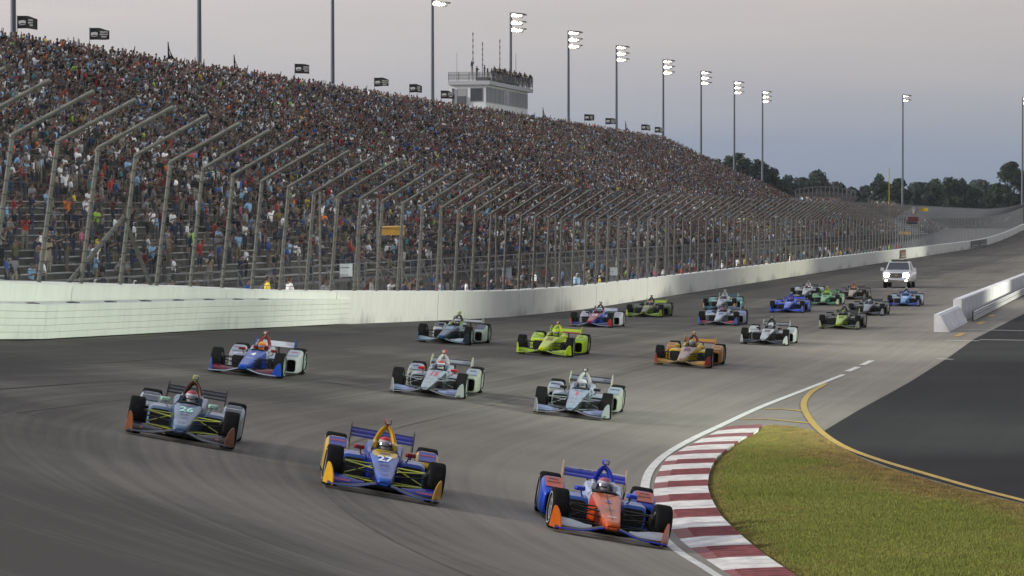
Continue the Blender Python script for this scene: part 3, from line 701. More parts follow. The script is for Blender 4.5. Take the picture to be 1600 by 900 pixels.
def person_joints(pose):
    J = dict(pelvis=(0, 0, .95), spine=(0, 0, 1.14), chest=(0, 0, 1.34), neck=(0, .005, 1.50), head=(0, .02, 1.60), crown=(0, .01, 1.71),
             sl=(-.19, 0, 1.41), sr=(.19, 0, 1.41), hl=(-.10, 0, .90), hr=(.10, 0, .90), kl=(-.11, .02, .50), kr=(.11, .02, .50),
             al=(-.12, -.02, .09), ar=(.12, -.02, .09), tl=(-.13, .14, .045), tr=(.13, .14, .045))
    A = {'down': ((-.25, -.02, 1.13), (-.26, .05, .88)), 'clap': ((-.25, .08, 1.16), (-.05, .32, 1.26)), 'up': ((-.30, .05, 1.60), (-.24, .10, 1.86)),
         'phone': ((-.25, .14, 1.26), (-.08, .27, 1.55)), 'hips': ((-.36, -.05, 1.17), (-.20, .06, 1.00)), 'cross': ((-.25, .05, 1.15), (.06, .20, 1.20)), 'point': ((-.34, .22, 1.46), (-.42, .50, 1.55))}
    L, R = pose.split('_')[:2]; e, h = A[L]; J['el'], J['ml'] = e, h; e, h = A[R]; J['er'], J['mr'] = (-e[0], e[1], e[2]), (-h[0], h[1], h[2])
    for q in 'lr':
        e, h = np.array(J['e' + q]), np.array(J['m' + q]); d = (h - e) / np.linalg.norm(h - e); J['f' + q] = tuple(h + d * 0.10)
    if pose.endswith('sit'):
        for k in ('hl', 'hr', 'pelvis', 'spine', 'chest', 'neck', 'head', 'crown', 'sl', 'sr', 'el', 'er', 'ml', 'mr', 'fl', 'fr'):
            x, y, z = J[k]; J[k] = (x, y - .25, z - .42)
        J['kl'] = (-.13, .18, .52); J['kr'] = (.13, .18, .52); J['al'] = (-.13, .16, .09); J['ar'] = (.13, .16, .09); J['tl'] = (-.14, .30, .045); J['tr'] = (.14, .30, .045)
    return J
P_EDGES = [('pelvis', 'spine'), ('spine', 'chest'), ('chest', 'neck'), ('neck', 'head'), ('head', 'crown')] + [e for q in 'lr' for e in
           (('chest', 's' + q), ('s' + q, 'e' + q), ('e' + q, 'm' + q), ('m' + q, 'f' + q), ('pelvis', 'h' + q), ('h' + q, 'k' + q), ('k' + q, 'a' + q), ('a' + q, 't' + q))]
P_RAD = dict(pelvis=(.155, .115), spine=(.145, .105), chest=(.165, .115), neck=.058, head=(.088, .105), crown=(.062, .075), **{k + q: r for q in 'lr' for k, r in
             (('s', .075), ('e', .047), ('m', .036), ('f', .034), ('h', .10), ('k', .066), ('a', .045), ('t', .040))})
P_BONES = [('pelvis', 'spine', 'torso'), ('spine', 'chest', 'torso'), ('chest', 'neck', 'torso2'), ('neck', 'head', 'head'), ('head', 'crown', 'head')] + [b_ for q in 'lr' for b_ in
           (('chest', 's' + q, 'torso'), ('s' + q, 'e' + q, 'uarm'), ('e' + q, 'm' + q, 'farm'), ('m' + q, 'f' + q, 'hand'), ('pelvis', 'h' + q, 'hip'), ('h' + q, 'k' + q, 'thigh'), ('k' + q, 'a' + q, 'shin'), ('a' + q, 't' + q, 'foot'))]
# slots: 0 skin, 1 shirt, 2 trousers, 3 hair or cap, 4 shoes
def pm_for(shorts, top):
    def f(b_, c, t):
        if b_ in ('torso', 'uarm'): return 1
        if b_ == 'torso2': return 1 if t < .55 else 0
        if b_ in ('farm', 'hand'): return 0
        if b_ in ('hip', 'thigh'): return 2
        if b_ == 'shin': return 0 if shorts else 2
        if b_ == 'foot': return 4
        return 3 if (c[2] > top + 1.655 or (c[1] < -.005 and c[2] > top + 1.55)) else 0
    return f
def ramp_mat(name, src, cols, rough=0.85):
    m = bpy.data.materials.new(name); n, l, b = nodes_of(m); b.inputs['Roughness'].default_value = rough; b.inputs['Specular IOR Level'].default_value = 0.2
    if src == 'random':
        i_ = n.new('ShaderNodeObjectInfo'); r = n.new('ShaderNodeValToRGB'); r.color_ramp.interpolation = 'CONSTANT'
        for k, c in enumerate(cols):
            e = r.color_ramp.elements[k] if k < 2 else r.color_ramp.elements.new(k / len(cols)); e.position = k / len(cols); e.color = c + (1,)
        l.new(i_.outputs['Random'], r.inputs[0]); l.new(r.outputs[0], b.inputs['Base Color'])
    elif src == 'object':
        i_ = n.new('ShaderNodeObjectInfo'); l.new(i_.outputs['Color'], b.inputs['Base Color'])
    else:
        a_ = n.new('ShaderNodeAttribute'); a_.attribute_type = 'INSTANCER'; a_.attribute_name = src; l.new(a_.outputs['Color'], b.inputs['Base Color'])
    return m
SKINS = [(0.165, 0.112, 0.088), (0.22, 0.152, 0.12), (0.12, 0.08, 0.063), (0.28, 0.20, 0.16), (0.185, 0.125, 0.098), (0.045, 0.031, 0.025), (0.20, 0.135, 0.106)]
TROUS = [(0.05, 0.06, 0.10), (0.025, 0.025, 0.03), (0.20, 0.17, 0.12), (0.07, 0.08, 0.13), (0.10, 0.10, 0.10), (0.30, 0.28, 0.24), (0.04, 0.05, 0.08)]
HAIRS = [(0.02, 0.015, 0.012), (0.05, 0.03, 0.02), (0.03, 0.02, 0.015), (0.18, 0.12, 0.06), (0.5, 0.5, 0.48), (0.10, 0.015, 0.015), (0.03, 0.035, 0.06), (0.02, 0.02, 0.02), (0.12, 0.10, 0.08), (0.42, 0.42, 0.44), (0.02, 0.02, 0.02), (0.20, 0.19, 0.17)]
M_SKIN = ramp_mat('skin', 'random', SKINS, 0.6); M_TRO = ramp_mat('trousers', 'random', TROUS); M_HAIR = ramp_mat('hair', 'random', HAIRS); M_SHOE = mat('shoes', (0.12, 0.12, 0.12), 0.7, var=0.2)
M_SHIRT_O = ramp_mat('shirt_single', 'object', None); M_SHIRT_I = ramp_mat('shirt_crowd', 'shirt', None)
POSES = ['down_down', 'clap_clap', 'cross_cross', 'up_down', 'phone_phone', 'hips_hips', 'cross_cross', 'down_clap', 'clap_clap', 'down_down', 'clap_clap_sit', 'down_hips']
POSE_TXT = ['arms at sides', 'clapping hands', 'crossed arms', 'one arm raised', 'hands held to face', 'hands on hips', 'folded arms', 'one hand forward', 'hands held together', 'arms hanging', 'sitting down', 'hand on hip']
VAR = []
for i, p in enumerate(POSES):
    J = person_joints(p); VAR.append(skin_mesh('person', J, P_EDGES, P_RAD, P_BONES, pm_for(i % 3 == 0, -.42 if p.endswith('sit') else 0.0)))
crowd_col = bpy.data.collections.new('crowd_variants')
for v in VAR:
    vi = v.copy()
    for m in (M_SKIN, M_SHIRT_I, M_TRO, M_HAIR, M_SHOE): vi.materials.append(m)
    crowd_col.objects.link(bpy.data.objects.new('crowd_person', vi))
    for m in (M_SKIN, M_SHIRT_O, M_TRO, M_HAIR, M_SHOE): v.materials.append(m)
SHIRTS = [('black', (0.012, 0.012, 0.014), 22), ('charcoal', (0.035, 0.036, 0.04), 14), ('grey', (0.17, 0.17, 0.175), 11), ('white', (0.66, 0.66, 0.66), 17), ('navy', (0.015, 0.022, 0.055), 11), ('red', (0.26, 0.025, 0.025), 7),
          ('maroon', (0.085, 0.018, 0.02), 6), ('light blue', (0.20, 0.34, 0.50), 8), ('blue', (0.025, 0.08, 0.26), 5), ('tan', (0.26, 0.21, 0.15), 5), ('olive', (0.06, 0.062, 0.035), 5), ('orange', (0.50, 0.13, 0.03), 1.6),
          ('yellow', (0.55, 0.42, 0.06), 0.9), ('bright green', (0.28, 0.50, 0.06), 0.8), ('pink', (0.50, 0.14, 0.21), 0.9), ('teal', (0.04, 0.20, 0.22), 1.5)]
SW = np.array([x[2] for x in SHIRTS], float); SW /= SW.sum()
seats = []     # (s, n, z, row)
def aisle(s): return min(abs(s - a) for a in AISLES) < 0.85
def occ(r, s):
    u = r / (NR - 1.0); near = np.clip((300 - s) / 130.0, 0, 1)
    lowocc = 0.90 - 0.72 * near
    b_ = np.clip((u - 0.05 - 0.22 * near) / 0.22, 0, 1); o = lowocc + (0.95 - lowocc) * b_
    if r < 3: o *= 0.75
    return o
for r in range(NR):
    s = 105.0
    cl = vnoise(np.arange(105, 536, 0.5) * 0.35, np.full(862, r * 0.5), 9)
    while s < 534:
        s += random.uniform(0.44, 0.62)
        px, py, d_ = to_px(*W(s, row_n(r), row_z(r) + 1.0))
        if px < -70 or px > 1700 or s > 534: continue
        if aisle(s): continue
        w_ = cl[int((s - 105) / 0.5)]
        if random.random() < occ(r, s) * (0.40 + 1.2 * w_ if occ(r, s) < 0.8 else min(1.0, 0.70 + 0.6 * w_)):
            seats.append((s, row_n(r) + random.uniform(0.14, 0.3), row_z(r), r))
for r in range(17):
    s = 542.0
    while s < 735:
        s += random.uniform(0.5, 0.8)
        if s > 612 and s < 672: continue
        if random.random() < (0.8 if s < 670 else 0.35): seats.append((s, row_n(r) + 0.2, row_z(r), r))
# people on the walkway below the stand
low = []
for k in range(260):
    s = random.uniform(118, 420); n_ = random.choice((33.8, 34.6, 36, 38, 40, 43, 44.8)) + random.uniform(-0.4, 0.4)
    if s < 150 and random.random() < 0.55: continue
    low.append((s, n_, float(gz(s, n_)), -1))
seats += low
arr = []
for (s, n_, z, r) in seats:
    p = W(s, n_, z); px, py, d_ = to_px(p.x, p.y, p.z + 1.2)
    arr.append((d_, px, py, p, r, s, n_))
order = sorted((a for a in arr if 6 < a[1] < 1594), key=lambda a: a[0])
# the 300 that show largest become things of their own
front = order[:300]; fset = set(id(a) for a in front)
post_px = []
for s in POSTS:
    P, t, up, al = wframe(s, 0.16); a = to_px(*(P + up * 1.3)); b_ = to_px(*(P + up * KNEE)); post_px.append((a, b_))
vis = [p for p in post_px if p[1][0] > 0]
def bay_of(px, py):
    k = 0
    for a, b_ in vis:
        t = (py - a[1]) / (b_[1] - a[1]); t = min(max(t, -0.2), 1.0)
        if a[0] + (b_[0] - a[0]) * t < px: k += 1
    return k
ORD = ['first', 'second', 'third', 'fourth', 'fifth', 'sixth', 'seventh', 'eighth', 'ninth', 'tenth', 'eleventh', 'twelfth', 'thirteenth', 'fourteenth', 'fifteenth', 'sixteenth', 'seventeenth', 'eighteenth', 'nineteenth', 'twentieth']
def ordn(k): 
    if k <= 20: return ORD[k - 1]
    return '%d%s' % (k, {1: 'st', 2: 'nd', 3: 'rd'}.get(k % 10, 'th'))
def face_rot(s, n_): 
    a = math.atan2(-V[1], -V[0]) - math.pi / 2      # facing the track, turned a little up the straight
    return a + random.uniform(-0.55, 0.65)
used = set()
for a in front:
    d_, px, py, p, r, s, n_ = a
    bay = bay_of(px, py)
    for _ in range(60):
        ci = rng.choice(len(SHIRTS), p=SW * 0.88 + 0.12 / len(SHIRTS)); vi = random.randrange(len(VAR))
        where = ('%s row' % ordn(r + 1)) if r >= 0 else 'on the lower walkway'
        bt = '%s fence bay' % ordn(bay) if bay > 0 else 'the leftmost post'
        lab = '%s shirted spectator, %s, %s, behind %s' % (SHIRTS[ci][0], POSE_TXT[vi], where, bt)
        if lab not in used: break
    used.add(lab)
    o = bpy.data.objects.new('person', VAR[vi]); COL.objects.link(o)
    o.location = p; o.rotation_euler = (0, 0, face_rot(s, n_)); k = random.uniform(0.97, 1.11); o.scale = (k * random.uniform(0.95, 1.15), k, k)
    c = SHIRTS[ci][1]; j = random.uniform(1.2, 1.6); o.color = (c[0] * j, c[1] * j, c[2] * j, 1)
    tag(o, lab, 'person', 'spectators nearest the fence')
rest = [a for a in arr if id(a) not in fset]
me = bpy.data.meshes.new('crowd'); me.from_pydata([a[3] for a in rest], [], [])
K = len(rest)
def addattr(nm, ty, key, data):
    at = me.attributes.new(nm, ty, 'POINT'); at.data.foreach_set(key, np.asarray(data).ravel())
addattr('turn', 'FLOAT_VECTOR', 'vector', np.array([(0, 0, face_rot(a[5], a[6])) for a in rest], np.float32))
addattr('size', 'FLOAT', 'value', rng.uniform(0.96, 1.12, K).astype(np.float32))
addattr('variant', 'INT', 'value', rng.integers(0, len(VAR), K).astype(np.int32))
ci = rng.choice(len(SHIRTS), K, p=SW); sc_ = np.ones((K, 4), np.float32); sc_[:, :3] = np.array([x[1] for x in SHIRTS], np.float32)[ci] * np.clip(rng.normal(1.12, 0.38, K), 0.4, 2.0).astype(np.float32)[:, None]
addattr('shirt', 'FLOAT_COLOR', 'color', sc_)
crowd = tag(put('crowd', me), 'dense mass of spectators filling the grandstand', 'crowd', kind='stuff')
ng = bpy.data.node_groups.new('crowd', 'GeometryNodeTree')
ng.interface.new_socket('Geometry', in_out='INPUT', socket_type='NodeSocketGeometry'); ng.interface.new_socket('Geometry', in_out='OUTPUT', socket_type='NodeSocketGeometry')
gi = ng.nodes.new('NodeGroupInput'); go = ng.nodes.new('NodeGroupOutput'); ip = ng.nodes.new('GeometryNodeInstanceOnPoints'); ci_ = ng.nodes.new('GeometryNodeCollectionInfo')
ci_.inputs['Collection'].default_value = crowd_col; ci_.inputs['Separate Children'].default_value = True; ci_.inputs['Reset Children'].default_value = True
def nattr(nm, ty):
    x = ng.nodes.new('GeometryNodeInputNamedAttribute'); x.data_type = ty; x.inputs['Name'].default_value = nm; return x.outputs['Attribute']
ng.links.new(gi.outputs[0], ip.inputs['Points']); ng.links.new(ci_.outputs[0], ip.inputs['Instance']); ip.inputs['Pick Instance'].default_value = True
ng.links.new(nattr('variant', 'INT'), ip.inputs['Instance Index']); ng.links.new(nattr('turn', 'FLOAT_VECTOR'), ip.inputs['Rotation']); ng.links.new(nattr('size', 'FLOAT'), ip.inputs['Scale'])
ng.links.new(ip.outputs[0], go.inputs[0])
crowd.modifiers.new('people', 'NODES').node_group = ng

# ------------------------------------------------------------------ spotters' tower on top of the stand
M_TW = mat('tower_white', (0.66, 0.67, 0.70), 0.7, var=0.1, scale=0.6); M_GLASS = mat('window_glass', (0.035, 0.04, 0.05), 0.12, 0.0, 0.3, var=0.2, scale=0.4)
M_BLIND = mat('window_blind', (0.15, 0.165, 0.19), 0.4, var=0.15, scale=0.5); M_TRIM = mat('tower_trim', (0.33, 0.34, 0.36), 0.6, var=0.1); M_RAILD = mat('rail_dark', (0.10, 0.105, 0.115), 0.6, 0.3, var=0.1)
tw = tag(empty('control_tower', (0, 0, 0)), 'white control tower with people on its railed roof deck', 'tower'); tw.rotation_euler = (0, 0, ANG)
TS0, TS1, TN0, TN1, TZ0, TZ1 = 397.0, 424.0, 85.2, 89.9, 14.0, 21.95
def tbox(nm, x0, x1, y0, y1, z0, z1, m, parent=None):
    q = MB(); q.box(((x0 + x1) / 2, (y0 + y1) / 2, (z0 + z1) / 2), (x1 - x0, y1 - y0, z1 - z0)); return put(nm, q.mesh(nm, smooth=False), m, parent or tw)
tbox('wall', TS0, TS1, TN0, TN1, TZ0, TZ1, M_TW)
tbox('roof_deck', TS0 - 0.35, TS1 + 0.8, TN0 - 0.6, TN1 + 0.1, TZ1 + 0.002, TZ1 + 0.5, mat('deck_edge', (0.40, 0.41, 0.44), 0.7, var=0.1))
# window band on the track side
x = TS0 + 0.35; k = 0
wid = [2.6, 2.6, 2.6, 2.6, 1.5, 2.7, 1.6, 1.6, 1.6, 1.8, 1.8, 1.8, 1.8]
for w_ in wid:
    if x + w_ > TS1: break
    m = M_GLASS if k in (4, 5) else M_BLIND
    f = tbox('window', x, x + w_ - 0.12, TN0 - 0.06, TN0 + 0.05, 19.75, 21.7, M_TRIM); tbox('pane', x + 0.08, x + w_ - 0.20, TN0 - 0.085, TN0 - 0.05, 19.85, 21.6, m, f); x += w_; k += 1
f = tbox('window', TS0 - 0.06, TS0 + 0.05, TN0 + 0.35, TN0 + 2.0, 19.8, 21.6, M_TRIM); tbox('pane', TS0 - 0.09, TS0 - 0.05, TN0 + 0.42, TN0 + 1.93, 19.9, 21.5, M_GLASS, f)
f = tbox('door', TS0 - 0.07, TS0 + 0.05, TN0 + 2.5, TN0 + 3.7, 17.6, 21.5, mat('door_grey', (0.30, 0.31, 0.32), 0.6, var=0.1)); tbox('air_conditioner', TS0 - 0.35, TS0 - 0.071, TN0 + 2.55, TN0 + 3.65, 19.6, 20.5, M_RAILD, f)
tbox('downpipe', TS0 - 0.25, TS0 - 0.06, TN0 + 4.1, TN0 + 4.3, 17.5, 21.5, M_RAILD)
rz = TZ1 + 0.5
def trail(x0, y0, x1, y1, cnt):
    for z in (0.35, 0.72, 1.08):
        q = MB(); q.tube((x0, y0, rz + z), (x1, y1, rz + z), 0.03, 6); put('deck_rail', q.mesh('deck_rail'), M_RAILD, tw)
    for t in np.linspace(0, 1, cnt):
        q = MB(); q.tube((x0 + (x1 - x0) * t, y0 + (y1 - y0) * t, rz), (x0 + (x1 - x0) * t, y0 + (y1 - y0) * t, rz + 1.1), 0.035, 6); put('rail_post', q.mesh('rail_post'), M_RAILD, tw)
    for t in np.linspace(0, 1, cnt)[:-1]:
        a = 1.0 / (cnt - 1); q = MB()
        q.add([(x0 + (x1 - x0) * t, y0 + (y1 - y0) * t, rz + 0.1), (x0 + (x1 - x0) * (t + a), y0 + (y1 - y0) * (t + a), rz + 0.1), (x0 + (x1 - x0) * (t + a), y0 + (y1 - y0) * (t + a), rz + 1.0), (x0 + (x1 - x0) * t, y0 + (y1 - y0) * t, rz + 1.0)], [(0, 1, 2, 3)])
        me_ = q.mesh('rail_mesh', smooth=False, fix=False); uvl = me_.uv_layers.new(name='UVMap'); uvl.data.foreach_set('uv', [0, 0, 3, 0, 3, 0.9, 0, 0.9]); put('rail_mesh', me_, mesh_mat_dark, tw)
mesh_mat_dark = mesh_mat('rail_wire', 0.08, 0.02, (0.05, 0.053, 0.058))
trail(TS0 - 0.3, TN0 - 0.55, TS1 + 0.75, TN0 - 0.55, 16); trail(TS0 - 0.3, TN0 - 0.55, TS0 - 0.3, TN1 + 0.05, 5)
ROOF = [762, 745, 737, 757] + list(range(768, 831, 2)) + [779, 783, 787, 791, 795, 799, 803, 807, 811, 815, 819]
RS = sorted((px, i) for i, px in enumerate(ROOF)); RK = {i: k + 1 for k, (px, i) in enumerate(RS)}
for i, px in enumerate(ROOF):
    n_ = TN0 - 0.3 + (i % 4) * 0.65; s = s_at(px, n_); p = W(s, n_, rz + (0.66 if i % 4 > 1 else 0.0)); vi = (0, 1, 4, 6, 5, 8, 11, 2, 9)[i % 9]
    o = bpy.data.objects.new('person', VAR[vi]); COL.objects.link(o); o.location = p; o.rotation_euler = (0, 0, face_rot(s, n_) + random.uniform(-1, 1)); c = SHIRTS[[0, 1, 4, 0, 1, 0, 1, 8, 1, 4, 0, 2][i % 12]][1]; o.color = c + (1,)
    cn = [x for x in SHIRTS if x[1] == c][0][0]
    tag(o, '%s shirted person, %s, %s from the left on the tower roof' % (cn, POSE_TXT[vi], ordn(RK[i])), 'person', 'people on the tower roof')
q = MB(); q.box((0, 0, 0), (20.0, 1.5, 0.64)); put('roof_riser', q.mesh('roof_riser', smooth=False), M_RAILD, tw, loc=(TS0 + 14, TN0 + 1.4, rz + 0.322))
for i, (px, h, r_) in enumerate(((714, 4.2, 0.03), (739, 7.0, 0.05), (754, 6.0, 0.05), (781, 7.0, 0.06), (806, 5.5, 0.05))):
    n_ = TN0 + (4.5 if px == 714 else 3.0); s = s_at(px, n_); q = MB(); q.tube((0, 0, 0), (0, 0, h), r_, 6, r_ * 0.6)
    if i in (1, 2, 3):
        for z in np.linspace(h * 0.5, h * 0.95, 5): q.box((0.03, 0, z), (0.16, 0.12, 0.35))
    put('antenna', q.mesh('antenna'), M_RAILD, tw, loc=(s, n_, rz - 0.4))

# ------------------------------------------------------------------ floodlight masts
M_POLE = mat('pole_blue_grey', (0.105, 0.125, 0.150), 0.5, 0.3, var=0.12, scale=0.3); M_VIS = mat('lamp_housing', (0.07, 0.07, 0.075), 0.5, 0.4, var=0.1)
M_LAMP = mat('lamp_lens', (0.9, 0.9, 0.85), 0.3, var=0, emit=(1.0, 0.90, 0.74), es=16.0); M_LAMP.cycles.emission_sampling = 'NONE'
hm = MB(); hm.lathe([(-0.16, 0.06), (-0.15, 0.16), (0.0, 0.27), (0.13, 0.30), (0.13, 0.285), (0.02, 0.255)], 14, 'x'); hm.v = [(a * 1.22, b_ * 1.22, c_ * 1.22) for a, b_, c_ in hm.v]; hm_me = hm.mesh('housing')
vm = MB()
vis_r = [[(u, r * math.cos(t), r * math.sin(t)) for t in np.linspace(0.15 * math.pi, 0.85 * math.pi, 8)] for u, r in ((0.13, 0.30), (0.34, 0.33))]
for i in range(7): vm.add([vis_r[0][i], vis_r[0][i + 1], vis_r[1][i + 1], vis_r[1][i]], [(0, 1, 2, 3)])
vm.v = [(a * 1.22, b_ * 1.22, c_ * 1.22) for a, b_, c_ in vm.v]; vm_me = vm.mesh('visor')
lm = MB(); lm.lathe([(0.02, 0.0), (0.06, 0.14), (0.04, 0.262)], 14, 'x'); lm.v = [(a * 1.22, b_ * 1.22, c_ * 1.22) for a, b_, c_ in lm.v]; lm_me = lm.mesh('lens')
def mast(p, top, label, heads=True, tiers=3, aim=None, per=6):
    r = tag(empty('floodlight_mast', p), label, 'light mast', 'floodlight masts')
    aim = aim if aim is not None else math.atan2(-0.55, 0.83)
    r.rotation_euler = (0, 0, aim)
    H_ = top - p[2]; q = MB(); q.tube((0, 0, 0), (0, 0, H_), 0.30, 12, 0.16); put('pole', q.mesh('pole'), M_POLE, r)
    if not heads: return r
    for k in range(tiers):
        z = H_ - 0.3 - k * 0.98; q = MB(); q.box((0.28, 0.8, z), (0.12, 2.8, 0.12)); arm_ = put('crossarm', q.mesh('crossarm', smooth=False), M_VIS, r)
        for j in range(per):
            y = -0.4 + 2.4 * j / (per - 1); yaw = (j - (per - 1) / 2) * 0.16 + 0.1; pit = math.radians(24 + 4 * (2 - k))
            e = put('lamp', hm_me, M_VIS, r, loc=(0.6, y, z + 0.02), rot=(0, pit, yaw)); put('lens', lm_me, M_LAMP, e); put('visor', vm_me, M_VIS, e)
    return r
xs = [22, 312, 520, 676, 798, 888, 963, 1036, 1095, 1147, 1191]
tops = [None, None, None, -24, 20, 48, 71, 93, 111, 127, 142]
where = ['at the far left edge beside a black flag', 'left of the upright folded flags above the crowd', 'standing alone between the flags left of the tower', 'just left of the white control tower', 'rising behind the control tower roof', 'first to the right of the control tower', 'second to the right of the control tower', 'third to the right of the control tower', 'fourth to the right of the control tower', 'fifth right of the tower with trees behind its foot', 'last and shortest of the row, above the trees']
for i, x in enumerate(xs):
    s = s_at(x, 86.5); p = W(s, 86.5, 0); top = 32.4
    if tops[i] is not None:
        d_ = to_px(p.x, p.y, 20)[2]; top = CAMZ + d_ * (HOR - tops[i]) / FPX
    mast(p, top, 'tall dark floodlight mast ' + where[i], heads=i >= 3)
for x, ty, Yd, lb in ((1410, 148, 711, 'slim floodlight mast with two lamp tiers standing over the far fence'), (1597, 152, 725, 'floodlight mast at the far right edge of the picture')):
    p = Vector(((x - 800) / FPX * Yd, Yd, 0)); mast(p, CAMZ + Yd * (HOR - ty) / FPX, lb, tiers=2)

# ------------------------------------------------------------------ flags along the back of the stand
_txt = {}
def text_mesh(t, size, extr=0.0):
    k = (t, size)
    if k in _txt: return _txt[k]
    cu = bpy.data.curves.new('lettering', 'FONT'); cu.body = t; cu.size = size; cu.align_x = 'CENTER'; cu.align_y = 'CENTER'; cu.resolution_u = 3; cu.offset = size * 0.03
    o = bpy.data.objects.new('lettering', cu)
    me = bpy.data.meshes.new_from_object(o); bpy.data.objects.remove(o); bpy.data.curves.remove(cu); me.materials.clear(); _txt[k] = me; return me
M_FLAG = mat('flag_black', (0.008, 0.008, 0.009), 0.8, var=0.2); M_FW = mat('flag_print', (0.62, 0.62, 0.62), 0.8, var=0.1)
def wavy(u): return 0.05 * math.sin(u * 3.4) * u
def flag(px, topy, full, idx, label):
    n_ = 86.0; s = s_at(px, n_); p = W(s, n_, 18.0); d_ = to_px(p.x, p.y, 20)[2]; z1 = CAMZ + d_ * (HOR - topy) / FPX
    r = tag(empty('flag', p), label, 'flag', 'black event flags along the top of the stand')
    q = MB(); q.tube((0, 0, -1.0), (0, 0, z1 - 18.0), 0.028, 6); put('flag_pole', q.mesh('flag_pole'), M_RAILD, r)
    h = z1 - 18.0; q = MB(); fr = random.Random(idx * 7 + 3); dr_ = fr.uniform(0.10, 0.55); amp = fr.uniform(0.6, 2.4); ph = fr.uniform(2.6, 4.6); sag = fr.uniform(-0.10, 0.16); Lf = fr.uniform(0.86, 1.0)
    wavy = lambda u: 0.05 * amp * math.sin(u * ph) * u
    if full:
        K_ = 10; L = 1.62 * Lf
        rows_ = [[(0.03 + L * t, wavy(t * L) + 0.004 * sg, h - 0.04 - 0.96 * v - sag * t * t + 0.035 * amp * math.sin(t * 5 + idx) * t - (dr_ * max(0, t - 0.55) * (1 - v) * 1.6 if t > 0.55 else 0)) for t in np.linspace(0, 1, K_ + 1)] for v in (0, 0.5, 1) for sg in (0,)]
        for j in range(2):
            for i in range(K_): q.add([rows_[j][i], rows_[j][i + 1], rows_[j + 1][i + 1], rows_[j + 1][i]], [(0, 1, 2, 3)])
        cl = put('cloth', q.mesh('cloth', fix=False), M_FLAG, r)
        for j, t in enumerate(('VERIZON', 'INDYCAR', 'SERIES')):
            put('lettering', text_mesh(t, 0.155), M_FW, cl, loc=(1.17, -0.03 + wavy(1.05), h - 0.38 - 0.19 * j), rot=(math.radians(90), 0, math.radians(-5)))
        e = MB(); e.add([(0.10, 0, h - 0.42), (0.45, 0, h - 0.36), (0.66, 0, h - 0.42), (0.64, 0, h - 0.62), (0.40, 0, h - 0.58), (0.12, 0, h - 0.66)], [(0, 1, 2, 3, 4, 5)])
        e.add([(0.16, 0, h - 0.70), (0.64, 0, h - 0.66), (0.64, 0, h - 0.70), (0.16, 0, h - 0.75)], [(0, 1, 2, 3)])
        o = put('emblem', e.mesh('emblem', smooth=False, fix=False), M_FW, cl, loc=(0, -0.02, 0), rot=(0, 0, math.radians(1.5)))
    else:
        rows_ = [[(0.02 + (0.05 + 0.55 * v * v) * t, 0.05 * math.sin(9 * t), h - 0.05 - 1.5 * v) for t in np.linspace(0, 1, 5)] for v in np.linspace(0, 1, 6)]
        for j in range(5):
            for i in range(4): q.add([rows_[j][i], rows_[j][i + 1], rows_[j + 1][i + 1], rows_[j + 1][i]], [(0, 1, 2, 3)])
        cl = put('cloth', q.mesh('cloth', fix=False), M_FLAG, r)
        e = MB(); e.add([(0.10, -0.06, h - 0.8), (0.2, -0.06, h - 0.85), (0.28, -0.06, h - 1.25), (0.16, -0.06, h - 1.2)], [(0, 1, 2, 3)]); put('emblem', e.mesh('emblem', smooth=False, fix=False), M_FW, cl)
FL = [(28, 24, 1, 'largest black flag with white lettering beside the far left mast'), (141, 43, 1, 'black lettered flag flying second from the left'), (263, 65, 0, 'limp black flag left of the mast, third from left'), (366, 85, 0, 'limp black flag right after the second mast'),
      (461, 99, 1, 'black lettered flag just left of the lone third mast'), (585, 121, 1, 'black lettered flag right of the lone third mast'), (640, 131, 1, 'black lettered flag just left of the mast by the tower'), (689, 141, 1, 'black flag partly hidden beside the tower wall'),
      (848, 167, 0, 'limp black flag just right of the tower'), (913, 178, 1, 'small lettered flag right of the first mast past the tower'), (946, 184, 1, 'small lettered flag left of the second mast past the tower'), (977, 189, 0, 'tiny limp flag right of the second mast past the tower'),
      (1002, 194, 1, 'small lettered flag second last in the row'), (1023, 198, 1, 'smallest flag, the last of the row, left of a mast')]
for i, (x, ty, fu, lb) in enumerate(FL): flag(x, ty, fu, i, lb)

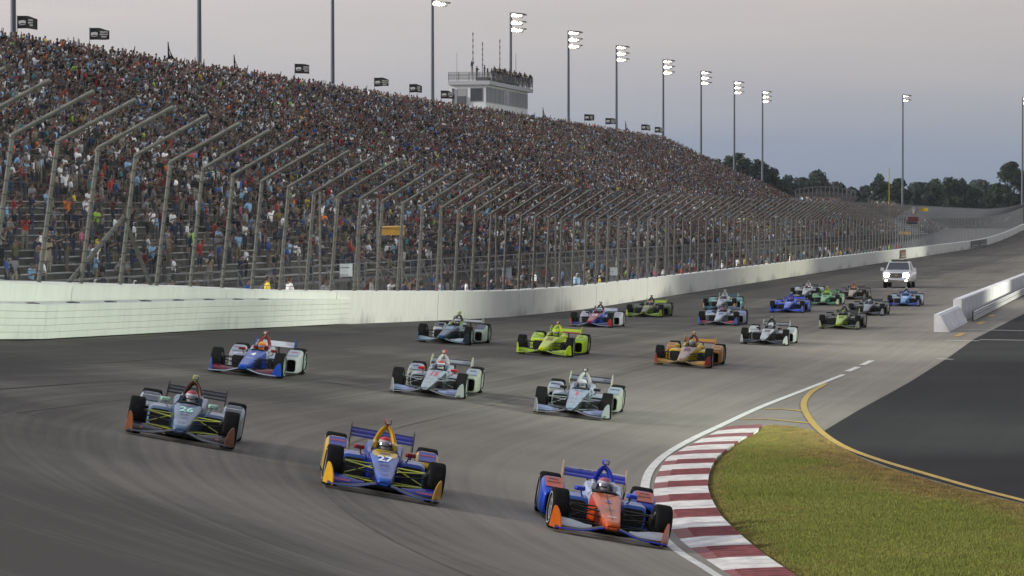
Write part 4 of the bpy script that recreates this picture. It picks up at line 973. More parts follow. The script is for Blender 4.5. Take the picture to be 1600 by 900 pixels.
# ------------------------------------------------------------------ trees beyond the track
M_BARK = mat('bark', (0.06, 0.05, 0.04), 0.9, var=0.3)
def leaf_mat(name, a, b2):
    m = bpy.data.materials.new(name); n, l, b = nodes_of(m); at = n.new('ShaderNodeAttribute'); at.attribute_name = 'tone'
    mx = n.new('ShaderNodeMixRGB'); mx.inputs[1].default_value = a + (1,); mx.inputs[2].default_value = b2 + (1,); l.new(at.outputs['Fac'], mx.inputs[0]); l.new(mx.outputs[0], b.inputs['Base Color'])
    b.inputs['Roughness'].default_value = 0.8; b.inputs['Specular IOR Level'].default_value = 0.15; return m
M_LEAF = [leaf_mat('leaves_dark', (0.012, 0.022, 0.015), (0.034, 0.050, 0.032)), leaf_mat('leaves_haze_blue', (0.028, 0.042, 0.040), (0.055, 0.072, 0.062))]  # second set carries distance haze in its paler, bluer leaf colour
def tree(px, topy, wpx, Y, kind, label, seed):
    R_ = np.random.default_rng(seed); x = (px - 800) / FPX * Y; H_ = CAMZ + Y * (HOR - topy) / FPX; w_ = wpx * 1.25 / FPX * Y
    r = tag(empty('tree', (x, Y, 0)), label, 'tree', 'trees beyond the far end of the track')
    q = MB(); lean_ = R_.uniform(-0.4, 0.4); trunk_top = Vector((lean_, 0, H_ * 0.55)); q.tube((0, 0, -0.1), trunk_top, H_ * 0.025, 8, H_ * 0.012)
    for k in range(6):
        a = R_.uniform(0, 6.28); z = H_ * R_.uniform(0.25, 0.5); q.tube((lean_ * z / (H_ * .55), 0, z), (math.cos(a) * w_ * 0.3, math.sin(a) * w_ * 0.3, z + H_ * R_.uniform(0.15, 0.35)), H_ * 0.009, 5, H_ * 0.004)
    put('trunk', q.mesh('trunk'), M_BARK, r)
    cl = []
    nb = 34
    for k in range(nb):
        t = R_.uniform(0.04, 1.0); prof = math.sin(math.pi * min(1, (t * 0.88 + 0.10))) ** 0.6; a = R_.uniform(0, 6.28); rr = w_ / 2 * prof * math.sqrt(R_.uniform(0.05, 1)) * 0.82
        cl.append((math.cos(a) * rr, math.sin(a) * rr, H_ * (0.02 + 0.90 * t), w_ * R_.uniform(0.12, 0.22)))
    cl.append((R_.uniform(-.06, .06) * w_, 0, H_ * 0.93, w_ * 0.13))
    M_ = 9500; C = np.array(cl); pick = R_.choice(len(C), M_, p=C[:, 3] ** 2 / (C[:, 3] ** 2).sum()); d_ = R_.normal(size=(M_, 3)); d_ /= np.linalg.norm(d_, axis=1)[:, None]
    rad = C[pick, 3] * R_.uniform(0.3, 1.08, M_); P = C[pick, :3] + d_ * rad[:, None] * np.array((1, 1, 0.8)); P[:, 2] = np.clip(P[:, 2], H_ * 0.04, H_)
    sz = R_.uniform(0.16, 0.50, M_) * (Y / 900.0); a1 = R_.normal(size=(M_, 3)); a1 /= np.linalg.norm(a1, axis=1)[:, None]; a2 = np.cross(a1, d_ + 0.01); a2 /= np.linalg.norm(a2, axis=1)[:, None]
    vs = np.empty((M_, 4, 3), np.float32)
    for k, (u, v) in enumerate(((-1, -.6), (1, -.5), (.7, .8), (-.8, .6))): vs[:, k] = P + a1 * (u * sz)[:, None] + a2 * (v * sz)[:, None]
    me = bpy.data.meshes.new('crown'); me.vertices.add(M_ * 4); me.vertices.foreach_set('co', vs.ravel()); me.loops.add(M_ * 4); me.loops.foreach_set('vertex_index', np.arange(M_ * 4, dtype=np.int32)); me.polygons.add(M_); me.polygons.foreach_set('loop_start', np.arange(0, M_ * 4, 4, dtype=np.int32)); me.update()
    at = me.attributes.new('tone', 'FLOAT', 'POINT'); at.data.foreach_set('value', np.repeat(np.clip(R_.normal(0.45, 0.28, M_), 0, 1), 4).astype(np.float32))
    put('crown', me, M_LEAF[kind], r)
TREES = [(1120, 246, 56, 900, 0, 'dark round tree at the left end of the treeline beside the stand'), (1150, 236, 60, 905, 0, 'tall dark tree just behind the last but one floodlight mast'), (1185, 247, 56, 910, 0, 'dark tree between the last two floodlight masts'),
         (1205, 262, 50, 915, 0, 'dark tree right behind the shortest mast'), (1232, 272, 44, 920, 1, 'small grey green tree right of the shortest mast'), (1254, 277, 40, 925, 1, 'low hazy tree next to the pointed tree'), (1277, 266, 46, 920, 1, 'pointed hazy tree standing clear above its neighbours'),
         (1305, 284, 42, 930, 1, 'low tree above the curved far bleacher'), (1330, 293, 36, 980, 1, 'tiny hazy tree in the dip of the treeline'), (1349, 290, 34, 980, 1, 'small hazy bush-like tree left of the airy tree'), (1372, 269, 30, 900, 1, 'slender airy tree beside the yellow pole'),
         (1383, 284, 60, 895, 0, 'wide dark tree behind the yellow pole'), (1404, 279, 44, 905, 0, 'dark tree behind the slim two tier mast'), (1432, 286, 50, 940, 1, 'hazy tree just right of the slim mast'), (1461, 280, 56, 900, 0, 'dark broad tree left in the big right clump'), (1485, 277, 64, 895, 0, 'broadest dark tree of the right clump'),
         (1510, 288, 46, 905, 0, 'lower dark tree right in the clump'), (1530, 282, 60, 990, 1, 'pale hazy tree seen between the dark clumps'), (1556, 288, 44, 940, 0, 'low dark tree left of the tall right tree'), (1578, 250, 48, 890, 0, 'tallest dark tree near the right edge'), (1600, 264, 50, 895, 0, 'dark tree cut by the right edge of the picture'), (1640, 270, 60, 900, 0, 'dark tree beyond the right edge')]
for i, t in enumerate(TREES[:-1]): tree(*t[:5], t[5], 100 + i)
M_UND = M_LEAF[0]

# ------------------------------------------------------------------ things at the far end
fb = tag(empty('curved_bleacher', (0, 0, 0)), 'dark far bleacher with a curved railed top before the trees', 'bleacher')
Yb = 790.0
def bp(px, z, y=0): return Vector(((px - 800) / FPX * Yb, Yb + y, z))
K_ = 14
cols_ = [1243 + (1336 - 1243) * t for t in np.linspace(0, 1, K_ + 1)]
arc = [10.9 + 0.9 * math.sin(math.pi * t) - 0.4 * t for t in np.linspace(0, 1, K_ + 1)]
M_BRN = mat('rail_brown', (0.11, 0.10, 0.10), 0.7, var=0.2); M_BL = mat('bleacher_dark', (0.06, 0.058, 0.06), 0.8, var=0.2)
for j in range(8):
    q = MB(); f_ = 1 - j * 0.085
    rings = [[bp(c, z * f_, -j * 0.9), bp(c, z * f_ - 0.9, -j * 0.9), bp(c, z * f_ - 0.9, -j * 0.9 + 0.9), bp(c, z * f_, -j * 0.9 + 0.9)] for c, z in zip(cols_, arc)]
    q.loft(rings); put('tier', q.mesh('tier', smooth=False), M_BL, fb)
q = MB(); q.path([bp(c, z + 1.1) for c, z in zip(cols_, arc)], 0.09, 5); put('top_rail', q.mesh('top_rail'), M_BRN, fb)
for c, z in zip(cols_, arc):
    q = MB(); q.tube(bp(c, 0), bp(c, z + 1.1), 0.08, 5); put('upright', q.mesh('upright'), M_BRN, fb)
yp = tag(put('yellow_pole', (lambda q: (q.tube((0, 0, 0), (0, 0, 14.6), 0.10, 8, 0.07), q.tube((0, 0, 5.5), (0, 0, 6.1), 0.14, 8), q.mesh('yellow_pole'))[-1])(MB()), mat('pole_yellow', (0.30, 0.24, 0.05), 0.6, var=0.2), loc=((1389 - 800) / FPX * 620, 620, 0)), 'thin tall yellow pole rising above the far fence', 'pole')
# white covered seats in the low stand
tp = tag(empty('seat_cover', (0, 0, 0)), 'white sheet steps covering a block of far empty seats', 'cover'); tp.rotation_euler = (0, 0, ANG)
for r in range(17):
    q = MB(); q.box((0, 0, 0), (34, 0.72, 0.05)); put('sheet', q.mesh('sheet', smooth=False) if r == 0 else bpy.data.meshes['sheet'], mat('cover_white', (0.6, 0.62, 0.66), 0.8, var=0.1), tp, loc=(652 - r * 1.2, row_n(r) + 0.3, row_z(r) + 0.52))
# starter's stand over the wall
s = s_at(1429, 31.0)
fs = tag(empty('starter_stand', W(s, 31.2, 0)), 'small dark red starter stand hanging over the far wall', 'stand'); fs.rotation_euler = (0, 0, ANG)
def fbox(nm, c, d, m, par=None):
    q = MB(); q.box(c, d); return put(nm, q.mesh(nm, smooth=False), m, par or fs)
fbox('platform', (0, 0, 4.55), (1.1, 1.15, 0.1), M_RAILD)
fbox('front_panel', (0, -0.6, 4.9), (1.1, 0.04, 0.58), mat('panel_red', (0.085, 0.014, 0.02), 0.8, var=0.15)); fbox('side_panel', (-0.57, 0, 4.9), (0.04, 1.15, 0.58), mat('panel_red', (0.16, 0.02, 0.03)))
fbox('side_panel', (0.57, 0, 4.9), (0.04, 1.15, 0.58), mat('panel_red', (0.16, 0.02, 0.03))); fbox('sign_strip', (-0.60, 0, 4.42), (0.03, 1.2, 0.2), M_FLAG); fbox('support', (0, 1.3, 2.3), (0.15, 0.15, 4.5), M_RAILD)
fbox('lower_board', (-0.6, 0.95, 3.2), (0.10, 1.5, 0.35), mat('board_gold', (0.40, 0.28, 0.10), 0.7, var=0.2))
o = bpy.data.objects.new('person', VAR[3]); COL.objects.link(o); o.location = W(s, 31.1, 4.70); o.rotation_euler = (0, 0, ANG - math.pi / 2 - 0.9); o.color = (0.7, 0.7, 0.7, 1); tag(o, 'person in a white shirt waving a flag on the starter stand', 'person')
q = MB()
rows_ = [[(0.15 + 1.1 * t, 0.12 * math.sin(5 * t), 0.45 * v - 0.1 * t * v) for t in np.linspace(0, 1, 6)] for v in (0, 1)]
for i in range(5): q.add([rows_[0][i], rows_[0][i + 1], rows_[1][i + 1], rows_[1][i]], [(0, 1, 2, 3)])
fg = tag(empty('yellow_flag', W(s, 30.6, 5.9)), 'yellow flag waved beside the starter stand', 'flag'); put('cloth', q.mesh('cloth', fix=False), mat('flag_yellow', (0.6, 0.42, 0.02), 0.8, var=0.1), fg)
q = MB(); q.tube((-0.5, 0, -0.3), (0.16, 0, 0.45), 0.02, 5); put('stick', q.mesh('stick'), M_RAILD, fg)
# low backdrop hedge of far scrub under the trees
# ------------------------------------------------------------------ small things by the fence
s = s_at(611, 34.2); cb = tag(empty('caution_light', W(s, 34.2, float(gz(s, 34.2)))), 'long orange-yellow caution light box held on bars behind the fence', 'caution light'); cb.rotation_euler = (0, 0, ANG)
zb = CAMZ + to_px(*W(s, 34.2, 4))[2] * (HOR - 361) / FPX - float(gz(s, 34.2))
M_OR = mat('box_orange', (0.45, 0.24, 0.025), 0.5, var=0.2, scale=2)
q = MB(); Rr = Matrix.Rotation(math.radians(-6), 3, 'Y') @ Matrix.Rotation(math.radians(-79), 3, 'Z'); q.box((0, 0, zb), (1.2, 0.34, 0.34), Rr); hb = put('housing', q.mesh('housing', smooth=False), M_OR, cb)
q = MB(); q.box((0, 0, zb + 0.19), (1.28, 0.42, 0.04), Rr); put('hood', q.mesh('hood', smooth=False), M_OR, hb)
for sg in (-1, 1):
    q = MB(); q.box(Vector((0, 0, zb)) + Rr @ Vector((sg * 0.62, 0, 0)), (0.08, 0.3, 0.3), Rr); put('end_cap', q.mesh('end_cap', smooth=False), M_RAILD, hb)
q = MB(); q.tube((0.2, 1.55, 0), (0.2, 1.55, zb + 0.35), 0.085, 8); put('post', q.mesh('post'), M_GALV, cb)
for dz_ in (0.12, -0.75, -1.2):
    q = MB(); q.tube((0.15, 1.5, zb + dz_ + 0.1), (0, 0.2 if dz_ > 0 else -0.2, zb + dz_ - (0.05 if dz_ > 0 else 0.75)), 0.03, 6); put('bar', q.mesh('bar'), M_GALV, cb)
for i, (x, y, w_, lb) in enumerate(((541, 422, 0.50, 'white square board on a fence post left of the orange box'), (792, 427, 0.48, 'white square board hanging on the fence mid picture'), (959, 424, 0.46, 'white square board on the fence farther right'))):
    s = s_at(x, 32.0); d_ = to_px(*W(s, 32.0, 3))[2]; z = CAMZ + d_ * (HOR - y) / FPX
    q = MB(); q.box((0, 0, 0), (0.02, w_ * 1.05, w_ * 1.02)); r = tag(empty('notice_board', W(s, 32.0, z)), lb, 'board', 'white boards on the fence'); r.rotation_euler = (0, 0, ANG + math.radians(38))
    put('board', q.mesh('board', smooth=False), mat('board_white', (0.5, 0.53, 0.58), 0.6, var=0.08), r)
    q = MB(); q.tube((0.05, 0, -w_), (0.05, 0, w_), 0.02, 5); put('hanger', q.mesh('hanger'), M_GALV2, r)
# ------------------------------------------------------------------ infield floodlights (out of view to the right) that wash the wall
def infield_light(s, n_, z, tgt_s, tgt_n, tgt_z, power, col, size, label):
    p = W(s, n_, 0); t = W(tgt_s, tgt_n, tgt_z); d = t - W(s, n_, z)
    r = mast(p, z + 0.6, label, tiers=1, aim=math.atan2(d.y, d.x), per=4)
    ld = bpy.data.lights.new('lamp_light', 'SPOT'); ld.energy = power; ld.spot_size = math.radians(size); ld.spot_blend = 0.9; ld.color = col; ld.shadow_soft_size = 1.2
    lo = bpy.data.objects.new('lamp_light', ld); COL.objects.link(lo); lo.parent = r
    M = Matrix.Translation(W(s, n_, z)) @ d.to_track_quat('-Z', 'Y').to_matrix().to_4x4(); lo.matrix_parent_inverse = Matrix.Identity(4)
    bpy.context.view_layer.update(); lo.matrix_world = M
infield_light(62, -20, 9.0, 92, 32, 1.6, 130000, (0.88, 1.0, 0.82), 42, 'infield floodlight nearest the kerb, beyond the right edge')
infield_light(120, -26, 9.0, 128, 32, 1.0, 130000, (0.96, 1.0, 0.84), 44, 'infield floodlight beyond the right edge beside the pit road')
infield_light(200, -28, 9.0, 188, 32, 0.8, 125000, (1.0, 1.0, 0.84), 46, 'infield floodlight beyond the right edge beside the pit wall')
infield_light(290, -30, 10.0, 268, 32, 0.8, 90000, (1.0, 1.0, 0.72), 50, 'infield floodlight beyond the right edge halfway down the straight')
infield_light(420, -34, 12.0, 400, 32, 0.8, 150000, (0.97, 1.0, 0.82), 60, 'infield floodlight beyond the right edge near the far bend')

# ------------------------------------------------------------------ racing cars  (local frame: x to the driver's right, y forward, z up, origin on the ground mid-wheelbase)
def rr(cx, cz, hw, hh, r, y, n=3):
    """rounded rectangle in the x-z plane"""
    pts = []
    for sx, sz, a0 in ((1, 1, 0), (-1, 1, 90), (-1, -1, 180), (1, -1, 270)):
        for k in range(n + 1):
            a = math.radians(a0 + 90 * k / n); pts.append((cx + sx * (hw - r) + r * math.cos(a), y, cz + sz * (hh - r) + r * math.sin(a)))
    return pts
_cm = {}
def cmesh(key, fn, angle=40):
    if key not in _cm:
        q = MB(); fn(q); _cm[key] = q.mesh(key.split(':')[0], angle=angle)
    return _cm[key]
def tub_sec(y, w, top, bot):
    R = [(0, top + .008), (.45 * w, top + .006), (.78 * w, top), (.95 * w, top - .028), (w, top - .085 if top - bot > .2 else (top + bot) / 2), (.97 * w, bot + .05), (.8 * w, bot + .01), (.4 * w, bot), (0, bot)]
    L = [(-x, z) for x, z in R[-2:0:-1]]
    return [(x, y, z) for x, z in R + L]
TOPI = {0, 1, 2, 13, 14, 15}
def b_nose(q):
    S = [(2.30, .085, .255, .185), (2.27, .115, .282, .170), (2.15, .132, .302, .150), (1.9, .155, .346, .14), (1.5, .185, .417, .15), (1.1, .212, .488, .15), (.75, .240, .550, .14), (.44, .268, .600, .12)]
    q.loft([tub_sec(*s) for s in S], mf=lambda j, i: 0 if i in TOPI else 1)
def b_tub(q):
    S = [(.437, .266, .52, .09), (.1, .29, .48, .06), (-.45, .30, .48, .05)]
    q.loft([tub_sec(*s) for s in S])
def b_cside(sg):
    def f(q):
        S = [(.50, .215, .262, .40, .600), (.30, .215, .285, .36, .612), (.08, .205, .30, .34, .632), (-.10, .19, .31, .34, .668), (-.30, .17, .315, .34, .712), (-.52, .15, .30, .34, .715)]
        rings = []
        for y, x0, x1, z0, z1 in S:
            rings.append([(sg * x, y, z) for x, z in ((x0, z0), (x0, z1 - .02), (x0 + .02, z1), (x1 - .03, z1 - .004), (x1, z1 - .05), (x1 + .004, z0))])
        q.loft(rings)
    return f
def b_pad(sg):
    def f(q): q.loft([rr(sg * (.175 if y > -.3 else .165), .655 + (.1 - y) * .09, .032, .055, .02, y) for y in (-.02, -.15, -.30, -.44)])
    return f
def b_inner(q):
    q.loft([rr(0, .53, .20, .10, .04, y) for y in (.40, .10, -.46)])
def b_cover(q):
    S = [(-.44, .24, .64, .10), (-.60, .205, .69, .10), (-.85, .165, .66, .10), (-1.2, .13, .60, .12), (-1.6, .105, .48, .14), (-1.95, .08, .40, .18)]
    q.loft([tub_sec(*s) for s in S])
def b_hoop(q):
    P = []
    for t in np.linspace(-1, 1, 17):
        a = t * math.pi / 2; x = .105 * math.sin(a) + .065 * t * abs(t); z = .60 + .365 * max(0, math.cos(a)) ** .75; P.append((x, -.44 - .10 * (1 - abs(t)), z))
    q.path(P, [.026 + .014 * abs(t) for t in np.linspace(-1, 1, 17)], 8, flat=1.5)
def b_cam(q):
    q.tube((0, -.52, .955), (0, -.53, 1.03), .020, 8)
    q.loft([rr(0, 1.06, w, h, .02, y) for y, w, h in ((-.40, .035, .028), (-.44, .056, .044), (-.58, .056, .044), (-.66, .03, .03))])
def b_camlens(q): q.loft([rr(0, 1.06, w, .028, .014, y) for y, w in ((-.396, .034), (-.41, .038))])
def b_pod(sg):
    def f(q):
        S = [(.46, .29, .66, .145, .455), (.44, .27, .69, .12, .49), (.20, .265, .71, .07, .515), (-.25, .26, .66, .055, .51), (-.75, .22, .54, .055, .47), (-1.15, .16, .43, .06, .40), (-1.6, .10, .26, .08, .33)]
        q.loft([rr(sg * (a + b_) / 2, (c + d) / 2, (b_ - a) / 2, (d - c) / 2, min(.10, (d - c) * .35), y, 4) for y, a, b_, c, d in S])
    return f
def b_inlet(sg):
    def f(q):
        q.loft([rr(sg * .478, .295, .185, .145, .07, .463, 4), rr(sg * .478, .295, .175, .135, .06, .472, 4)])
    return f
def b_floor(q):
    o = [(.30, .95), (.62, .62), (.86, .45), (.90, -.40), (.90, -1.05), (.55, -1.2), (.50, -1.95)]
    rim = [(x, y) for x, y in o] + [(-x, y) for x, y in o[::-1]]
    q.loft([[(x, y, z) for x, y in rim] for z in (.035, .06)])
def b_fair(sg):
    def f(q):
        S = [(-.50, .60, .90, .055, .44), (-.56, .575, .945, .05, .485), (-.80, .565, .965, .05, .565), (-1.04, .565, .968, .06, .640), (-1.12, .58, .955, .20, .650)]
        outs = [rr(sg * (a + b_) / 2, (c + d) / 2, (b_ - a) / 2, (d - c) / 2, .085, y, 4) for y, a, b_, c, d in S]
        k = len(outs[0]); q.loft(outs, cap=False, mf=lambda j, i: 0)
        # open front: a lip turned inwards, then the dark duct
        a = [(sg * .752 + (p[0] - sg * .752) * .84, p[1], .245 + (p[2] - .245) * .84) for p in outs[0]]
        b_ = [(p[0], p[1] - .40, p[2]) for p in a]
        base = len(q.v); q.v += outs[0] + a + b_
        for i in range(k):
            j = (i + 1) % k
            q.f.append((base + i, base + j, base + k + j, base + k + i)); q.m.append(0)
            q.f.append((base + k + i, base + k + j, base + 2 * k + j, base + 2 * k + i)); q.m.append(1)
        q.f.append(tuple(base + 2 * k + i for i in range(k))); q.m.append(1)
        base = len(q.v); q.v += outs[-1]; q.f.append(tuple(base + i for i in range(k))); q.m.append(0)
    return f
def b_fpanel(sg):
    def f(q):
        P = [(sg * .615, -.600, .508), (sg * .905, -.600, .508), (sg * .915, -1.02, .640), (sg * .615, -1.02, .640)]
        nrm = Vector((0, .30, .954)) * .006
        q.loft([[Vector(p) + nrm * k for p in P] for k in (0.2, 1.6)])
    return f
def foil(x, y0, z0, chord, ang, th=.10):
    c, s_ = math.cos(ang), math.sin(ang); pts = []
    for u, v in ((0, 0), (.08, .55), (.35, 1.0), (.7, .6), (1, .05), (1, -.05), (.6, -.2), (.25, -.45), (.06, -.4)):
        a, h = u * chord, v * th * chord; pts.append((x, y0 - (a * c - h * s_), z0 + a * s_ + h * c))
    return pts
FWX = [0, .10, .19, .30, .42, .55, .72, .885]; FWZ = [.185, .183, .165, .130, .100, .086, .080, .078]; FWY = [2.22, 2.23, 2.25, 2.27, 2.28, 2.29, 2.29, 2.27]
def b_fmain(q):
    xs_ = [-x for x in FWX[:0:-1]] + FWX; zs = FWZ[:0:-1] + FWZ; ys = FWY[:0:-1] + FWY
    q.loft([foil(x, y, z, .27, math.radians(4), .10) for x, y, z in zip(xs_, ys, zs)])
def b_flip(q):
    xs_ = [-x for x in FWX[:0:-1]] + FWX; zs = FWZ[:0:-1] + FWZ; ys = FWY[:0:-1] + FWY
    q.path([(x, y + .006, z + .004) for x, y, z in zip(xs_, ys, zs)], .011, 6)
def b_flap(sg):
    def f(q):
        q.loft([foil(sg * x, y, z, c, math.radians(a), .09) for x, y, z, c, a in ((.30, 2.06, .155, .10, 14), (.42, 2.11, .125, .17, 20), (.60, 2.14, .118, .235, 25), (.76, 2.14, .118, .25, 27), (.850, 2.13, .118, .25, 27))])
    return f
def b_endp(sg):
    def f(q):
        O = [(2.29, .055), (2.28, .12), (2.23, .22), (2.15, .31), (2.06, .37), (1.97, .40), (1.92, .38), (1.87, .22), (1.86, .06)]
        inn = [(sg * (.785 + (2.29 - y) * .34 + .05 * max(0, .2 - z)), y, z) for y, z in O]; out = [(x + sg * .018, y, z) for x, y, z in inn]
        q.loft([inn, out])
    return f
def b_foot(sg):
    def f(q): q.box((sg * .845, 2.08, .055), (.12, .36, .016))
    return f
def b_fpyl(sg):
    def f(q): q.loft([[(sg * x, y, z) for x, y in ((.07, 2.20), (.085, 2.20), (.085, 2.0), (.07, 2.0))] for z in (.17, .24)])
    return f
def b_tyre(r, w):
    def f(q):
        h = w / 2; q.lathe([(-h * .80, r * .60), (-h * .97, r * .70), (-h, r * .84), (-h * .94, r * .945), (-h * .78, r * .992), (-h * .4, r), (h * .4, r), (h * .78, r * .992), (h * .94, r * .945), (h, r * .84), (h * .97, r * .70), (h * .80, r * .60)], 36, 'x')
    return f
def b_rim(r, w, sg):
    def f(q):
        h = w / 2 * sg; R = r * .61
        q.lathe([(h * .82, R), (h * .86, R * .97), (h * .80, R * .90), (h * .45, R * .84), (-h * .8, R * .84), (-h * .82, R)], 28, 'x')
        for k in range(8):
            a = k * math.pi / 4; d = Vector((0, math.cos(a), math.sin(a)))
            q.tube(Vector((h * .55, 0, 0)) + d * .04, Vector((h * .68, 0, 0)) + d * R * .9, .020, 6)
        q.lathe([(h * .4, R * .88), (h * .38, 0.0)], 20, 'x', mi=1)
        q.lathe([(h * .5, .055), (h * .78, .045), (h * .80, 0.0)], 12, 'x')
    return f
def b_ring(r, w, sg):
    def f(q):
        h = w / 2 * sg; q.lathe([(h * 1.012, r * .735), (h * 1.018, r * .755), (h * 1.012, r * .775)], 36, 'x')
    return f
def b_wish(sg, which):
    def f(q):
        if which == 'upper': L = [((.20, 1.78, .40), (.70, 1.53, .44)), ((.22, 1.20, .43), (.70, 1.47, .44))]
        elif which == 'lower': L = [((.16, 1.85, .19), (.70, 1.53, .20)), ((.20, 1.15, .18), (.70, 1.47, .20))]
        elif which == 'push': L = [((.68, 1.50, .22), (.20, 1.42, .42))]
        else: L = [((.18, 1.92, .33), (.70, 1.66, .36))]
        for a, b_ in L: q.tube((sg * a[0], a[1], a[2]), (sg * b_[0], b_[1], b_[2]), .021 if which != 'push' else .016, 8, flat=.55)
    return f
def b_duct(sg):
    def f(q): q.loft([rr(sg * .675, .325, .035, h, .03, y) for y, h in ((1.70, .09), (1.62, .13), (1.38, .13))])
    return f
def b_mirror(sg):
    def f(q): q.loft([rr(sg * .43, .625, w, h, .02, y) for y, w, h in ((.44, .06, .022), (.41, .085, .036), (.33, .09, .042), (.31, .085, .038))])
    return f
def b_stalk(sg):
    def f(q): q.path([(sg * .41, .37, .60), (sg * .39, .36, .52), (sg * .33, .33, .47)], .012, 6); 
    return f
def b_rmain(q): q.loft([foil(x, -1.96, .665, .24, math.radians(9), .12) for x in (-.535, -.25, 0, .25, .535)])
def b_rflap(q): q.loft([foil(x, -2.13, .705, .15, math.radians(30), .11) for x in (-.535, 0, .535)])
def b_rboard(q): q.loft([[(x, -2.20, .725), (x, -2.21, .725), (x, -2.275, .80), (x, -2.265, .80)] for x in (-.53, .53)])
def b_rend(sg):
    def f(q):
        O = [(-1.90, .60), (-1.93, .72), (-2.03, .83), (-2.18, .90), (-2.30, .885), (-2.34, .74), (-2.33, .56), (-2.20, .50), (-2.0, .52)]
        q.loft([[(sg * .537, y, z) for y, z in O], [(sg * .553, y, z) for y, z in O]])
    return f
def b_rhook(sg):
    def f(q): q.path([(sg * .545, -2.0, .52), (sg * .54, -2.0, .42), (sg * .45, -1.96, .32), (sg * .30, -1.85, .28)], .016, 6)
    return f
def b_rpyl(sg):
    def f(q): q.loft([[(sg * x, y, z) for x, y in ((.10, -1.98), (.115, -1.98), (.115, -2.14), (.10, -2.14))] for z in (.36, .66)])
    return f
def b_rear(q):
    q.loft([rr(0, .26, w, h, .04, y) for y, w, h in ((-1.5, .18, .18), (-1.95, .14, .15), (-2.35, .09, .09))])
def b_raxle(q):
    for sg in (-1, 1):
        for z in (.2, .40): q.tube((sg * .12, -1.35, z), (sg * .62, -1.5, z + .02), .02, 6); q.tube((sg * .12, -1.75, z), (sg * .62, -1.5, z + .02), .02, 6)
        q.tube((sg * .1, -1.5, .32), (sg * .65, -1.5, .345), .035, 8)
def b_diff(q):
    q.loft([[(sx * w, y, z) for sx, z in ((-1, .06), (1, .06), (1, zt), (-1, zt))] for y, w, zt in ((-1.5, .5, .09), (-2.1, .48, .24))])
def b_wscreen(q):
    q.path([(-.20, .36, .60), (-.13, .46, .625), (0, .50, .635), (.13, .46, .625), (.20, .36, .60)], .012, 6)
def b_helmet(q):
    R = []
    for v in np.linspace(-1, 1, 11):
        a = v * math.pi / 2; z = .695 + .140 * math.sin(a) * (1 if v > 0 else .95); r = max(.004, math.cos(a)) ** .85; ring = []
        for k in range(16):
            t = 2 * math.pi * k / 16; c, s_ = math.cos(t), math.sin(t); chin = 1.0 + (.10 if v < -.2 and s_ > .4 else 0)
            ring.append((.122 * r * c, -.14 + .145 * r * s_ * chin, z))
        R.append(ring)
    q.loft(R, mf=lambda j, i: 1 if j >= 7 else (2 if j == 6 and i > 7 else 0))
def b_visor(q):
    rings = []
    for z, k in ((.672, 1.035), (.695, 1.04), (.725, 1.035), (.742, 1.02)):
        a = math.asin(max(-1, min(1, (z - .695) / .14))); r = math.cos(a) ** .85 * k
        rings.append([(.124 * r * math.cos(t), -.14 + .147 * r * math.sin(t), z) for t in np.linspace(.10 * math.pi, .90 * math.pi, 12)])
    for j in range(3):
        for i in range(11): q.add([rings[j][i], rings[j][i + 1], rings[j + 1][i + 1], rings[j + 1][i]], [(0, 1, 2, 3)])
# the driver's body: pelvis low in the tub, arms forward to the wheel
DJ = dict(pelvis=(0, -.15, .14), spine=(0, -.22, .30), chest=(0, -.26, .46), neck=(0, -.18, .57), head=(0, -.14, .68), sl=(-.17, -.22, .50), sr=(.17, -.22, .50), el=(-.19, .02, .42), er=(.19, .02, .42), ml=(-.10, .20, .50), mr=(.10, .20, .50), hl=(-.09, -.06, .14), hr=(.09, -.06, .14), kl=(-.09, .42, .30), kr=(.09, .42, .30), al=(-.07, .85, .22), ar=(.07, .85, .22))
D_E = [('pelvis', 'spine'), ('spine', 'chest'), ('chest', 'neck'), ('neck', 'head')] + [e for q_ in 'lr' for e in (('chest', 's' + q_), ('s' + q_, 'e' + q_), ('e' + q_, 'm' + q_), ('pelvis', 'h' + q_), ('h' + q_, 'k' + q_), ('k' + q_, 'a' + q_))]
D_R = dict(pelvis=.10, spine=.11, chest=(.12, .10), neck=.06, head=.085, **{k + q_: r for q_ in 'lr' for k, r in (('s', .06), ('e', .045), ('m', .04), ('h', .08), ('k', .06), ('a', .04))})
driver_me = skin_mesh('driver', DJ, D_E, D_R, [('pelvis', 'chest', 'b')], lambda *a: 0)
M_SUIT = ramp_mat('race_suit', 'object', None); M_RUB = mat('tyre_rubber', (0.009, 0.009, 0.0095), 0.85, var=0.4, scale=5, spec=0.10); M_CARB = mat('carbon_black', (0.006, 0.006, 0.0065), 0.55, 0.0, 0.0, var=0.3, scale=8, spec=0.2)
M_HOLE = mat('duct_dark', (0.006, 0.006, 0.006), 0.9, var=0); M_VISOR = mat('visor_tint', (0.16, 0.17, 0.20), 0.12, 0.75, 0.5, var=0); M_DISC = mat('brake_dark', (0.02, 0.02, 0.02), 0.6, var=0.2)
SLOPE = math.atan(.177)
def deck_z(y): return .293 + (2.2 - y) * .177 + .012
